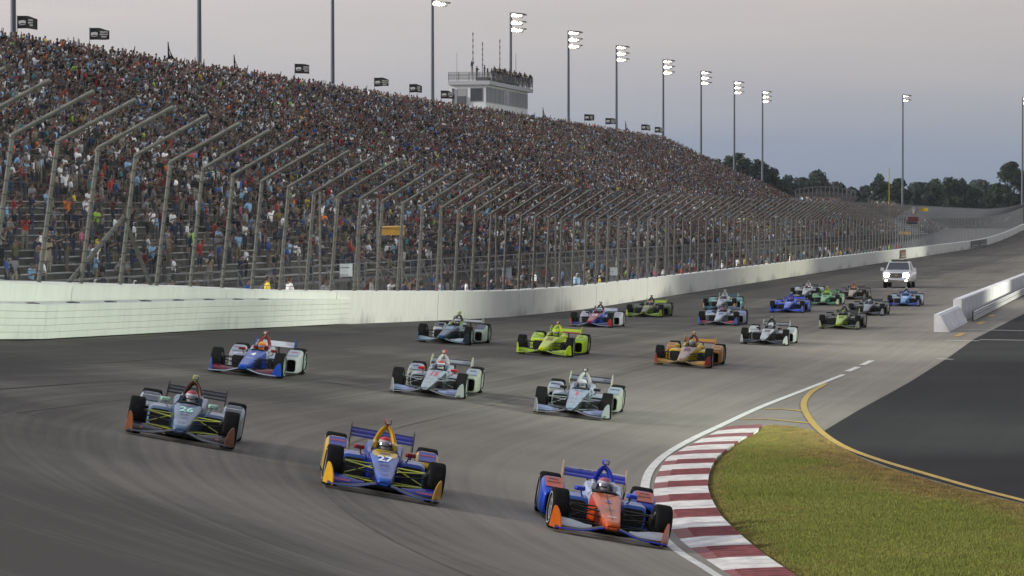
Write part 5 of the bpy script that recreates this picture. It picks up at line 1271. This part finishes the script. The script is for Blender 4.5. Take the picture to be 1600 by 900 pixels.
def decal(txt, size, y, x, col, parent, sx=1.0, plane='nose'):
    o = put('lettering', text_mesh(txt, size), None, parent, own=False)
    while len(o.data.materials) < 1: o.data.materials.append(None)
    o.material_slots[0].link = 'OBJECT'; o.material_slots[0].material = mat('print_' + str(col).lstrip('#'), col, 0.5, var=0)
    if plane == 'nose': o.location = (x, y, deck_z(y) + .007); o.rotation_euler = (SLOPE, 0, math.pi)      # reads from the front
    elif plane == 'fair': o.location = (x, y, .508 + (-.600 - y) * .314 + .016); o.rotation_euler = (math.atan(.314), 0, math.pi)
    elif plane == 'wing': o.location = (x, -2.222, .762); o.rotation_euler = (math.radians(50), 0, math.pi)
    elif plane == 'pod': o.location = (x, y, .5225); o.rotation_euler = (math.radians(2), 0, math.pi); o.scale = (1, 1.8, 1); return o
    elif plane == 'flap': o.location = (x, y, .165); o.rotation_euler = (math.radians(27), 0, math.pi)
    o.scale = (sx * (.72 if plane == 'nose' else 1), 1.5 if plane == 'nose' else 1, 1)
    return o
def race_car(px, py, D, turn=0.0):
    x, y, z = ground_px(px, py); s, n_ = sn(x, y)
    # the track bends: heading follows its direction at this spot
    m_in = (68 - s) / 59.0 if s < 68 else 0.0; m_out = (105 - s) / 320.0 if s < 105 else 0.0
    f = float(np.clip((n_ - float(n_in(s))) / 21.0, 0, 1)); mdir = m_in * (1 - f) + m_out * f + turn
    fx, fy = -U[0] - mdir * V[0], -U[1] - mdir * V[1]; L = math.hypot(fx, fy); fx, fy = fx / L, fy / L
    # mid-wheelbase is 1.5 m behind the front axle
    cx, cy = x - fx * 1.5, y - fy * 1.5
    def G(a, b_): X, Y = cx + fx * a + fy * b_, cy + fy * a - fx * b_; return Vector((X, Y, gz_xy(X, Y)))
    Fp = (G(1.5, .8) + G(1.5, -.8)) / 2; Rp = (G(-1.5, .8) + G(-1.5, -.8)) / 2; rt = ((G(1.5, .8) + G(-1.5, .8)) - (G(1.5, -.8) + G(-1.5, -.8))).normalized()
    fw = (Fp - Rp).normalized(); up = rt.cross(fw).normalized(); rt = fw.cross(up)
    M = Matrix((rt, fw, up)).transposed().to_4x4(); M.translation = (Fp + Rp) / 2 + up * 0.005
    c = empty('race_car', M=M @ Matrix.Scale(.965, 4)); tag(c, D['label'], 'race car', 'single-seat race cars on the track')
    P = lambda k: paint(D.get(k) or D['body'])
    def part(nm, key, fn, m, par=c, **kw): return put(nm, cmesh(key, fn), m, par, own=True, **kw)
    nose = part('nose', 'nose:a', b_nose, [P('body'), P('side')]); part('tub', 'tub:a', b_tub, [P('side')]); part('cockpit_lining', 'cockpit_lining:a', b_inner, [M_HOLE])
    part('windscreen', 'windscreen:a', b_wscreen, [P('screen') if D.get('screen') else M_CARB])
    cov = part('engine_cover', 'engine_cover:a', b_cover, [P('cover')]); hp = part('roll_hoop', 'roll_hoop:a', b_hoop, [P('hoop')])
    cm_ = part('camera_pod', 'camera_pod:a', b_cam, [P('cam')], hp); part('camera_lens', 'camera_lens:a', b_camlens, [mat('lens_pale', (0.35, 0.35, 0.33), 0.3, var=0)], hp)
    part('floor', 'floor:a', b_floor, [M_CARB]); part('gearbox', 'gearbox:a', b_rear, [M_CARB]); part('rear_suspension', 'rear_suspension:a', b_raxle, [M_CARB]); part('diffuser', 'diffuser:a', b_diff, [M_CARB])
    fwg = part('front_wing', 'front_wing:a', b_fmain, [P('fwing')]); part('wing_edge', 'wing_edge:a', b_flip, [P('lip')], fwg)
    rwg = part('rear_wing', 'rear_wing:a', b_rmain, [P('rwing')]); part('rear_flap', 'rear_flap:a', b_rflap, [P('rflap')], rwg); rb = part('wicker_board', 'wicker_board:a', b_rboard, [P('rboard')], rwg)
    for sg in (-1, 1):
        k = ':%d' % sg
        part('cockpit_side', 'cockpit_side' + k, b_cside(sg), [P('coam')]); part('head_pad', 'head_pad' + k, b_pad(sg), [P('pad')])
        pod = part('sidepod', 'sidepod' + k, b_pod(sg), [P('pod')]); part('air_inlet', 'air_inlet' + k, b_inlet(sg), [M_HOLE], pod)
        fr = part('wheel_fairing', 'wheel_fairing' + k, b_fair(sg), [P('fair'), M_HOLE]); fp_ = part('fairing_panel', 'fairing_panel' + k, b_fpanel(sg), [P('fpanel')], fr)
        if D.get('ftext'):
            for j, t in enumerate(D['ftext'][0]): decal(t, D['ftext'][2] if len(D['ftext']) > 2 else .085, -.92 + .13 * j if len(D['ftext'][0]) > 1 else -.84, sg * .765, D['ftext'][1], fr, plane='fair')
        if D.get('ptext'): decal(D['ptext'][0], .062, .10, sg * .47, D['ptext'][1], pod, plane='pod')
        part('flap', 'flap' + k, b_flap(sg), [P('flap')], fwg); part('endplate', 'endplate' + k, b_endp(sg), [P('endp')], fwg); part('foot_plate', 'foot_plate' + k, b_foot(sg), [M_CARB], fwg); part('wing_pylon', 'wing_pylon' + k, b_fpyl(sg), [M_CARB], fwg)
        if D.get('fltext'): decal(D['fltext'][0], .07, 2.20, sg * .66, D['fltext'][1], fwg, plane='flap')
        part('rear_endplate', 'rear_endplate' + k, b_rend(sg), [P('rend')], rwg); part('rear_strut', 'rear_strut' + k, b_rhook(sg), [M_CARB], rwg); part('wing_pylon', 'rear_pylon' + k, b_rpyl(sg), [M_CARB], rwg)
        sm_ = P('susp') if D.get('susp') else M_CARB
        part('upper_wishbone', 'upper_wishbone' + k, b_wish(sg, 'upper'), [sm_]); part('lower_wishbone', 'lower_wishbone' + k, b_wish(sg, 'lower'), [sm_]); part('push_rod', 'push_rod' + k, b_wish(sg, 'push'), [sm_]); part('steering_arm', 'steering_arm' + k, b_wish(sg, 'steer'), [M_CARB])
        part('brake_duct', 'brake_duct' + k, b_duct(sg), [M_CARB])
        mi_ = part('mirror', 'mirror' + k, b_mirror(sg), [P('mirror')]); part('mirror_stalk', 'mirror_stalk' + k, b_stalk(sg), [P('mirror')], mi_)
        for ax, r, w_, yy, xx in (('front', .325, .27, 1.5, .83), ('rear', .348, .36, -1.5, .785)):
            wh = empty('wheel', (sg * xx, yy, r), c)
            if ax == 'front': wh.rotation_euler = (0, 0, D.get('steer', 0.05))
            part('tyre', 'tyre:%s' % ax, b_tyre(r, w_), [M_RUB], wh); part('rim', 'rim:%s%d' % (ax, sg), b_rim(r, w_, sg), [P('rim'), M_DISC], wh); part('sidewall_band', 'sidewall_band:%s%d' % (ax, sg), b_ring(r, w_, sg), [mat('tyre_band', (0.5, 0.5, 0.5), 0.7, var=0.1)], wh)
    for t, size, yy, col in D.get('nose', ()): decal(t, size, yy, 0, col, nose)
    if D.get('wtext'): decal(D['wtext'][0], .085, 0, 0, D['wtext'][1], rwg, sx=D['wtext'][2], plane='wing')
    if D.get('badge'):
        q_ = MB(); q_.lathe([(0, .0), (0, .05)], 18, 'z'); o = put('badge', cmesh('badge:a', lambda q: q.lathe([(0, .0001), (0, .055)], 20, 'z')), [paint(D['badge'][0])], nose, own=True); o.location = (0, D['badge'][1], deck_z(D['badge'][1]) + .002); o.rotation_euler = (-SLOPE * 1.0, 0, 0); o.scale = (1.15, .95, 1)
    if D.get('cowl'):
        part('cowl_panel', 'cowl_panel:a', lambda q: q.loft([[(x * w_, y_, deck_z(y_) + h_) for x, h_ in ((-1, -.004), (-.5, .003), (.5, .003), (1, -.004), (1, -.02), (-1, -.02))] for y_, w_ in ((.80, .165), (.62, .205), (.455, .20))]), [P('cowl')], nose)
    if D.get('seam'):
        part('nose_seam', 'nose_seam:a', lambda q: q.loft([[(x, y_, deck_z(y_) + h_) for x, h_ in ((-.007, 0), (.007, 0), (.007, .004), (-.007, .004))] for y_ in (2.1, .50)]), [P('seam')], nose)
    # driver
    dr = bpy.data.objects.new('person', None); dr.empty_display_size = .1; COL.objects.link(dr); dr.matrix_world = M @ Matrix.Scale(.965, 4)
    tag(dr, D['driver'], 'person', 'race car drivers')
    b_ = put('body', driver_me, [M_SUIT], dr, own=True); b_.color = lin(D.get('suit', '#1a1a20')) + (1,)
    put('helmet', cmesh('helmet:a', b_helmet), [paint(D['helm'][0]), paint(D['helm'][1]), paint(D['helm'][2] if len(D['helm']) > 2 else D['helm'][0])], dr, own=True); put('visor', cmesh('visor:a', b_visor), [M_VISOR], dr, own=True)
    return c
K_, W_ = '#0b0b0d', '#d8dade'
BL, NB = '#1546b0', '#152c86'
CARS = [
 (947, 840, dict(label='orange and blue race car leading beside the red and white kerb', driver='driver with white and red helmet in the orange and blue car', body='#c96a3c', side='#c25a18', coam='#b8c4dc', pad='#c9cdd6', cover=BL, hoop=BL, cam=BL, pod='#4a68b4', fair='#2f55b4', fpanel='#bf5a26', fwing=K_, lip='#2348c0', flap='#c8ccd4', endp='#bd6a3a', rwing='#1b3fa6', rflap='#1b3fa6', rboard='#d6d6d8', rend='#b8a38c', mirror='#2350b8', rim='#8a8a8e', helm=('#c0c0c8', '#a86470', '#2a3c8c'), ftext=(('PNC', 'BANK'), '#3a1408', .085), nose=(('9', .17, 1.02, '#2a50b0'), ('PNC', .05, .74, '#5a2a18'), ('HONDA', .055, 1.95, '#e4dcd4'), ('HONDA', .05, 1.52, '#20242c')), seam='#3a1c14', badge=('#d88a66', 1.02), ptext=('NTT DATA', '#d4dae8'), wtext=('PNC BANK', '#2a3040', 1.3), steer=.06), -0.06),
 (594, 772, dict(label='dark blue and yellow race car number 27 between two others', driver='driver with red topped white helmet in the blue and yellow car', body='#4767b8', side='#1d2f78', coam='#3f5298', pad='#c8ab5c', cover=NB, hoop='#d9ab25', cam='#7a1a18', pod='#4a62b0', fair='#c8a52c', fpanel='#1d3494', fwing=K_, lip='#5a6cae', flap='#23358a', endp='#dcae22', rwing='#1c2d86', rflap='#1c2d86', rboard='#1d2a70', rend='#1a1c28', mirror='#7c1418', susp='#b8c02c', rim='#7e7e84', helm=('#b8b4b4', '#b8341c', '#d8d8d8'), ftext=(('NAPA',), '#b83a2a', .10), nose=(('27', .34, .98, '#e8ecf4'), ('NAPA', .10, .62, '#1d3494'), ('RUOFF', .075, 1.36, '#5c2030'), ('HONDA', .05, 2.0, '#6a2030'), ('AUTO NATION', .04, 1.55, '#1c2450'), ('ANDRETTI', .04, 1.72, '#1c2450')), screen='#c8ab5c', cowl='#d8b860', ptext=('AUTONATION', '#d0d8f0'), fltext=('HONDA', '#b84a3a'), steer=.05), -0.025),
 (280.5, 689, dict(label='grey-blue and black race car number 26 at the left of the front row', driver='driver with white, blue and red helmet in the grey-blue car', body='#6a7f9c', side='#56688a', coam='#7888a0', pad='#4c5a74', cover='#2c3442', hoop='#4a2a20', cam='#9aa83c', pod='#8294b0', fair='#aab4bc', fpanel='#222c3c', fwing=K_, lip='#5a5f6a', flap='#2a2228', endp='#7a4a24', rwing='#121316', rflap='#121316', rboard='#121316', rend='#1b1a1a', mirror='#a9c8b8', susp='#b0b82c', rim='#8c8c90', helm=('#c8c8cc', '#a84850', '#2a3c90'), ftext=(('GAINBRIDGE',), '#c8ccd0', .05), nose=(('26', .34, .98, '#a8e0d0'), ('GAINBRIDGE', .04, .66, '#9c5a38'), ('RUOFF', .07, 1.36, '#5a3038'), ('HONDA', .05, 2.0, '#5a2028'), ('ANDRETTI', .045, 1.6, '#232c3c')), ptext=('GAINBRIDGE', '#d0d8e4'), fltext=('O', '#b86038'), steer=.04), 0.02),
 (386, 586, dict(label='blue, red and white race car ahead of the soft wall', driver='driver with orange helmet in the blue, red and white car', body='#2c57a6', side='#1c3a80', coam='#a8acb8', pad='#7a2a34', cover='#7a2028', hoop='#751a1e', cam='#6a1416', pod='#b9c0d4', fair='#bcbfc2', fpanel='#a8b0c0', fwing=K_, lip='#b9c0d8', flap='#6a2432', endp='#2750a4', rwing='#c6c8d0', rflap='#c6c8d0', rboard='#c6c8d0', rend='#2a3f70', mirror='#6a1c22', rim='#8f9a96', helm=('#c86a24', '#d89a2c', '#d8d8d8'), ftext=(('ABC',), '#a01c2c', .11), nose=(('4', .34, .98, '#e6e8f0'), ('ABC', .07, .70, '#6a3a80'), ('CHEVROLET', .05, 1.45, '#c8d0e4')), ptext=('ABC SUPPLY', '#8c2030'), steer=.03), 0.04),
 (669.5, 618, dict(label='silver race car with red mirrors and red camera pod', driver='driver with white and red helmet in the silver car with red mirrors', body='#a4acb8', side='#3c423f', coam='#a0a8b2', pad='#6c7484', cover='#888e94', hoop='#b4b6b6', cam='#a82a20', pod='#a4acb8', fair='#a6aa9e', fpanel='#9ca6b6', fwing=K_, lip='#8c8e94', flap='#9aa4c4', endp='#9a9fa2', rwing='#2c2e36', rflap='#8c8e96', rboard='#3c3e44', rend='#b4b6a8', mirror='#a03038', susp='#9aa0a4', rim='#989c98', helm=('#c4c4c8', '#a84a44', '#a02824'), ftext=(('VP',), '#1c2636', .14), ptext=('VERIZON', '#3a4250'), fltext=('VERIZON', '#2c3450'), seam='#d8dadc', nose=(('12', .34, .98, '#b84a5c'), ('VERIZON', .06, .68, '#5a6478'), ('CHEVROLET', .045, 1.5, '#4a5260'), ('HITACHI', .05, 1.9, '#4a5260')), steer=.04), 0.045),
 (894.5, 650, dict(label='silver race car with black mirrors behind the orange leader', driver='driver with silver helmet in the car with black mirrors', body='#98a4b6', side='#3c423f', coam='#a0a8b4', pad='#727a8c', cover='#888e94', hoop='#b2b4b4', cam='#141416', pod='#a2acba', fair='#a6aaa0', fpanel='#a8b4c4', fwing=K_, lip='#8a8c94', flap='#98a2c0', endp='#9a9fa2', rwing='#202228', rflap='#7c7e88', rboard='#2c2e34', rend='#b8baae', mirror='#17181c', susp='#9aa0a4', rim='#969a96', helm=('#a8aab0', '#c4c6cc', '#54565c'), ftext=(('PPG',), '#1c2636', .14), ptext=('VERIZON', '#3a4250'), fltext=('VERIZON', '#2c3450'), seam='#d8dadc', nose=(('1', .34, .98, '#c03a3a'), ('VERIZON', .06, .68, '#5a6478'), ('CHEVROLET', .045, 1.5, '#4a5260'), ('HITACHI', .05, 1.9, '#4a5260')), steer=.05), 0.055),
 (695, 536.5, dict(label='dark teal and white race car with a lime camera pod', driver='driver with black and white helmet in the dark teal car', body='#35506c', side='#1c3440', coam='#9cb4b8', pad='#98a850', cover='#1a2224', hoop='#14181a', cam='#b8cc28', pod='#b4c0c4', fair='#c2ccc6', fpanel='#24324c', fwing=K_, lip='#7c94a4', flap='#a4b4c0', endp='#16283a', rwing='#14161a', rflap='#b4b8b8', rboard='#14161a', rend='#a8b4ae', mirror='#1c2226', rim='#9aa4a2', helm=('#1c1e22', '#d4d4d4'), nose=(('88', .34, .98, '#8ca4b8'), ('HARDING', .05, .7, '#c0d0dc'))), 0.0),
 (852, 555, dict(label='bright neon yellow race car', driver='driver with dark visor helmet in the neon yellow car', body='#c2d034', side='#b2c822', coam='#c2d42c', pad='#8c9430', cover='#bcd020', hoop='#bcd020', cam='#8a2818', pod='#c6d836', fair='#b8d426', fpanel='#b2cc22', fwing='#1a1c10', lip='#b4cc24', flap='#a4bc24', endp='#bcd424', rwing='#8c3424', rflap='#b4cc28', rboard='#b8cc28', rend='#bcd424', mirror='#b0c824', rim='#8c9470', helm=('#b4c820', '#c4d424', '#2c3018'), ftext=(('22',), '#3a4414', .16), nose=(('22', .34, .98, '#6c4c20'), ('MENARDS', .06, .70, '#4c5c1c')), fltext=('MENARDS', '#1c2410')), 0.0),
 (925, 511, dict(label='white, red and blue race car close to the outer wall', driver='driver in the white, red and blue car by the wall', body='#8c2c34', side='#2c4ca0', coam='#5c74b4', pad='#7c2c34', cover='#303848', hoop='#1c1c24', cam='#17171c', pod='#b4b8c8', fair='#c8ccd0', fpanel='#b8bcc4', fwing=K_, lip='#a4b0c8', flap='#2c3c74', endp='#8c3434', rwing='#b4b8c4', rflap='#b4b8c4', rboard='#b4b8c4', rend='#2c3448', mirror='#28304c', rim='#8c9494', helm=('#3c4460', '#b4b8c0'), ftext=(('ABC',), '#a01c2c', .11), nose=(('14', .34, .98, '#e0e0e8'),)), 0.0),
 (1008, 495.3, dict(label='dark grey and lime race car nearest the outer wall', driver='driver with white and red helmet in the dark grey and lime car', body='#4a5238', side='#98b024', coam='#34382c', pad='#3c4030', cover='#22241e', hoop='#1a1c18', cam='#141512', pod='#2c2f28', fair='#4c5a28', fpanel='#34382c', fwing='#1c2010', lip='#8ca424', flap='#6c8420', endp='#a8c024', rwing='#8ca024', rflap='#96ac28', rboard='#98ac30', rend='#98ac2c', mirror='#1c1e1a', rim='#7c8070', helm=('#b8b0b0', '#b02c30'), nose=(('23', .34, .98, '#c0d040'),)), 0.0),
 (1125, 484, dict(label='white and teal race car just behind the white and blue one', driver='driver in the white and teal car', body='#a8b0b8', side='#a8acac', coam='#b8bcc0', pad='#8c9494', cover='#b0b4b4', hoop='#b4b6b4', cam='#b0b2b0', pod='#a4b8b8', fair='#5c9494', fpanel='#6ca0a0', fwing='#143038', lip='#2c7484', flap='#2c6c7c', endp='#9c7448', rwing='#204048', rflap='#2c5058', rboard='#2c5058', rend='#a0b0a8', mirror='#a0a8a4', rim='#8c9090', helm=('#8c8c90', '#b4b4b8'), nose=(('10', .34, .98, '#3c5c6c'),)), 0.0),
 (1123, 508, dict(label='white and blue race car with red front flaps', driver='driver with red and blue helmet in the white and blue car', body='#b4bcc8', side='#b8bcc4', coam='#c0c4cc', pad='#8c94a4', cover='#9098a8', hoop='#2c3c3c', cam='#202828', pod='#c0c4cc', fair='#b4bcd0', fpanel='#7c90c0', fwing=K_, lip='#8c94a4', flap='#8c2c3c', endp='#3c64b4', rwing='#343c4c', rflap='#44506c', rboard='#44506c', rend='#b8bcb8', mirror='#2c3850', rim='#8c9094', helm=('#a02c34', '#6c2c48', '#2c3c90'), nose=(('30', .34, .98, '#2c4ca0'),)), 0.0),
 (1068, 572, dict(label='yellow and maroon race car in mid track', driver='driver with grey helmet in the yellow and maroon car', body='#a08c84', side='#c8b020', coam='#ccb028', pad='#8c7c34', cover='#b0902c', hoop='#5c241c', cam='#c8a01c', pod='#d0b832', fair='#a8742c', fpanel='#b88a28', fwing='#1a140c', lip='#a0803c', flap='#b0862c', endp='#8c2c28', rwing='#702c1c', rflap='#b88c24', rboard='#b88424', rend='#b89c24', mirror='#b89c2c', rim='#94948c', helm=('#8c8c88', '#b4a87c', '#c0c0bc'), ftext=(('DHL',), '#6c1c18', .12), nose=(('28', .34, .98, '#5c3c58'), ('DHL', .08, .72, '#7c2c28'))), 0.0),
 (1195, 538.5, dict(label='white and black race car right of the yellow and maroon one', driver='driver with white helmet in the white and black car', body='#b4b8be', side='#1c1e20', coam='#3c4044', pad='#34383c', cover='#1a1c1e', hoop='#141618', cam='#121314', pod='#a8b0b4', fair='#c0c6c4', fpanel='#b0b6b8', fwing='#141618', lip='#2c3038', flap='#1c1e22', endp='#b8bcbc', rwing='#121416', rflap='#8c9090', rboard='#1c1e20', rend='#9ca0a0', mirror='#1c1e20', rim='#989c9c', helm=('#b0b2b4', '#c0c2c4'), nose=(('20', .34, .98, '#3c4048'),)), 0.0),
 (1312, 514, dict(label='black race car with a neon lime nose', driver='driver with dark helmet in the black and lime car', body='#a4c020', side='#94b01c', coam='#1c1e18', pad='#24261e', cover='#141512', hoop='#121310', cam='#10110e', pod='#22241e', fair='#2c2e28', fpanel='#20221c', fwing='#10120a', lip='#7c8c24', flap='#15170f', endp='#9ca48c', rwing='#121310', rflap='#15170f', rboard='#15170f', rend='#98b020', mirror='#141512', rim='#8c8c84', helm=('#2c3018', '#8c9c20'), nose=(('59', .34, .98, '#3c4818'),)), 0.0),
 (1230, 488.5, dict(label='all bright blue race car', driver='driver with red and blue helmet in the bright blue car', body='#2f62c4', side='#2554b8', coam='#2a58bc', pad='#3464bc', cover='#2450b0', hoop='#2450b0', cam='#5c9cc0', pod='#2c60c4', fair='#2c5cc0', fpanel='#2450b4', fwing='#12285c', lip='#2c5cc4', flap='#2450b8', endp='#2858c0', rwing='#1c3c90', rflap='#2450b0', rboard='#2450b0', rend='#2858bc', mirror='#2450b0', rim='#5c6470', helm=('#3c4ca0', '#a03048'), nose=(('10', .34, .98, '#b4c8ec'),)), 0.0),
 (1287, 477, dict(label='green and white race car partly hidden by the blue one', driver='driver with lime helmet in the green car', body='#7cac88', side='#4c8c5c', coam='#5c9c6c', pad='#6c9c54', cover='#4c8454', hoop='#8ca43c', cam='#9cac34', pod='#6c9c7c', fair='#8ca48c', fpanel='#5c8c64', fwing='#142018', lip='#6c8c6c', flap='#3c6c48', endp='#b0bca4', rwing='#3c6c48', rflap='#4c7c54', rboard='#4c7c54', rend='#4c8c54', mirror='#3c6c44', rim='#8c948c', helm=('#b0c030', '#a8bc2c'), nose=(('98', .34, .98, '#1c4c2c'),)), 0.0),
 (1258, 465, dict(label='white race car last in the file beside the wall', driver='driver with red helmet in the white rear car', body='#b8bcc2', side='#b4b8bc', coam='#b8bcc0', pad='#909498', cover='#5c5c60', hoop='#b4b4b8', cam='#3c3c40', pod='#b4b8bc', fair='#9ca0a0', fpanel='#b4b8bc', fwing=K_, lip='#50545c', flap='#9c9c94', endp='#4c4c4c', rwing='#1c1e20', rflap='#24262a', rboard='#24262a', rend='#34363a', mirror='#8c9094', rim='#84888c', helm=('#a03c3c', '#b8b8bc'), nose=(('15', .34, .98, '#3c4c5c'),)), 0.0),
 (1330, 468, dict(label='bronze and black race car in front of the pickup', driver='driver with orange helmet in the bronze and black car', body='#948474', side='#4c443c', coam='#3c3834', pad='#54483c', cover='#241e1a', hoop='#8c5c34', cam='#2c241c', pod='#4c4640', fair='#3c3834', fpanel='#342e2a', fwing=K_, lip='#4c443c', flap='#2c2824', endp='#34302c', rwing='#1c1a18', rflap='#24201e', rboard='#24201e', rend='#2c2826', mirror='#2c2826', rim='#74706c', helm=('#b0502c', '#b86c34'), nose=(('6', .34, .98, '#d0c8bc'),)), 0.0),
 (1354, 493, dict(label='black and silver race car behind the lime nosed one', driver='driver with white helmet in the black and silver car', body='#6c7480', side='#2c3036', coam='#3c4048', pad='#3c4048', cover='#1a1c20', hoop='#17181c', cam='#121316', pod='#3c4048', fair='#54585c', fpanel='#3c4046', fwing=K_, lip='#4c5058', flap='#24262c', endp='#8c9094', rwing='#141518', rflap='#1c1e22', rboard='#1c1e22', rend='#2c2e34', mirror='#1c1e22', rim='#808488', helm=('#a8acb0', '#b4b8bc'), nose=(('21', .34, .98, '#b4bcc8'),)), 0.0),
 (1412, 478.5, dict(label='blue and white race car at the right near the pit wall', driver='driver in the blue and white car near the pit wall', body='#6c98cc', side='#5484bc', coam='#3c5ca0', pad='#3c4c74', cover='#28386c', hoop='#1c2444', cam='#3c5480', pod='#a4acb8', fair='#9ca4b0', fpanel='#8c98ac', fwing='#10183c', lip='#2c4494', flap='#24388c', endp='#2c489c', rwing='#1c2848', rflap='#24305c', rboard='#24305c', rend='#2c3860', mirror='#24305c', rim='#7c8490', helm=('#3c64a0', '#8cacd4'), nose=(('18', .34, .98, '#e0e8f4'),)), 0.0),
]
for px, py, D, turn in CARS: race_car(px, py, D, turn)

# ------------------------------------------------------------------ the silver pickup at the back
x, y, z = ground_px(1402, 450); fx, fy = -U[0], -U[1]; rtv = Vector((fy, -fx, 0)) ; fwv = Vector((fx, fy, 0))
Mt = Matrix((rtv, fwv, Vector((0, 0, 1)))).transposed().to_4x4(); Mt.translation = Vector((x, y, z)) - fwv * 1.85
tr = tag(empty('pickup_truck', M=Mt), 'silver pickup truck following the field with its headlights on', 'pickup truck')
M_SIL = mat('truck_silver', (0.60, 0.61, 0.62), 0.3, 0.5, 0.6, var=0.06); M_CHR = mat('truck_chrome', (0.5, 0.5, 0.5), 0.2, 0.9, var=0.1); M_TGL = mat('truck_glass', (0.02, 0.025, 0.03), 0.08, 0, 0.5, var=0)
M_HEAD = mat('headlight_glow', (0.9, 0.9, 0.9), 0.2, var=0, emit=(0.95, 1.0, 1.0), es=60.0); M_FOG = mat('foglight_glow', (0.9, 0.9, 0.9), 0.2, var=0, emit=(1.0, 0.9, 0.75), es=6.0)
def tpart(nm, fn, m, par=None, **kw):
    q = MB(); fn(q); return put(nm, q.mesh(nm), m, par or tr, **kw)
body = tpart('body', lambda q: q.loft([rr(0, (a + b_) / 2, w_, (b_ - a) / 2, .10, yy) for yy, w_, a, b_ in ((2.78, .86, .55, 1.05), (2.70, .96, .45, 1.16), (2.2, 1.0, .42, 1.24), (1.2, 1.01, .40, 1.27), (-.9, 1.01, .40, 1.25), (-2.9, 1.0, .42, 1.25))]), M_SIL)
cab = tpart('cab', lambda q: q.loft([[(sx * w_, yy, zz) for sx, w_, zz in ((-1, wb, 1.22), (1, wb, 1.22), (1, wt, zt), (-1, wt, zt))] for yy, wb, wt, zt in ((1.15, .94, .92, 1.26), (.45, .97, .76, 1.84), (.0, .97, .77, 1.90), (-.9, .97, .77, 1.88), (-1.25, .95, .78, 1.62), (-1.3, .95, .9, 1.25))]), M_SIL)
tpart('windscreen', lambda q: q.add([(-.82, 1.10, 1.32), (.82, 1.10, 1.32), (.68, .48, 1.83), (-.68, .48, 1.83)], [(0, 1, 2, 3)]), M_TGL, cab)
for sg in (-1, 1): tpart('side_window', lambda q: q.add([(sg * .958, .85, 1.34), (sg * .965, -1.0, 1.34), (sg * .80, -.85, 1.80), (sg * .80, .35, 1.80)], [(0, 1, 2, 3)]), M_TGL, cab)
gr = tpart('grille', lambda q: q.loft([rr(0, .93, .48, .16, .05, yy) for yy in (2.74, 2.82)]), M_VIS)
for k in range(3): tpart('grille_bar', lambda q: q.box((0, 2.835, .83 + .1 * k), (.9, .02, .03)), M_CHR, gr)
tpart('emblem', lambda q: q.box((0, 2.85, .93), (.20, .02, .06)), mat('emblem_gold', (0.5, 0.4, 0.15), 0.4, 0.5, var=0), gr)
tpart('bumper', lambda q: q.loft([rr(0, .58, w_, .13, .05, yy) for yy, w_ in ((2.6, .99), (2.86, .94), (2.93, .80))]), M_CHR)
for sg in (-1, 1):
    hl = tpart('headlight', lambda q: q.loft([rr(sg * .70, .96, .20, .13, .05, yy) for yy in (2.70, 2.815)]), M_CHR); tpart('lamp_lens', lambda q: q.loft([rr(sg * .70, .96, .195, .125, .05, yy) for yy in (2.816, 2.84)]), M_HEAD, hl)
    fg_ = tpart('fog_lamp', lambda q: q.loft([rr(sg * .72, .56, .09, .06, .03, yy) for yy in (2.90, 2.945)]), M_FOG)
    mr_ = tpart('mirror', lambda q: q.loft([rr(sg * 1.16, 1.34, .12, .12, .03, yy) for yy in (.95, 1.08)]), M_SIL); tpart('mirror_arm', lambda q: q.tube((sg * .95, .98, 1.27), (sg * 1.1, 1.0, 1.30), .03, 6), M_VIS, mr_)
    for yy in (1.85, -1.75):
        wh = empty('wheel', (sg * .86, yy, .40), tr); tpart('tyre', lambda q: b_tyre(.40, .27)(q), M_RUB, wh); tpart('rim', lambda q: b_rim(.42, .27, sg)(q), M_CHR, wh)
tpart('light_bar', lambda q: q.loft([rr(0, 1.98, .58, .06, .03, yy) for yy in (-.1, .15)]), M_VIS, cab)
tpart('bed_floor', lambda q: q.box((0, -2.1, 1.255), (1.8, 1.5, .02)), M_VIS, body)
spots = []

# ------------------------------------------------------------------ thin evening haze
q = MB(); q.box((150, 560, 17.4), (1500, 1260, 38.0)); hz = tag(put('haze', q.mesh('haze', smooth=False)), 'thin evening haze over the track', 'haze', kind='stuff')
m = bpy.data.materials.new('haze_air'); m.use_nodes = True; n, l = m.node_tree.nodes, m.node_tree.links; n.clear()
ou = n.new('ShaderNodeOutputMaterial'); pv = n.new('ShaderNodeVolumePrincipled'); pv.inputs['Density'].default_value = 0.00005; pv.inputs['Color'].default_value = (0.80, 0.86, 0.95, 1); pv.inputs['Anisotropy'].default_value = 0.0
l.new(pv.outputs[0], ou.inputs['Volume']); hz.data.materials.append(m)
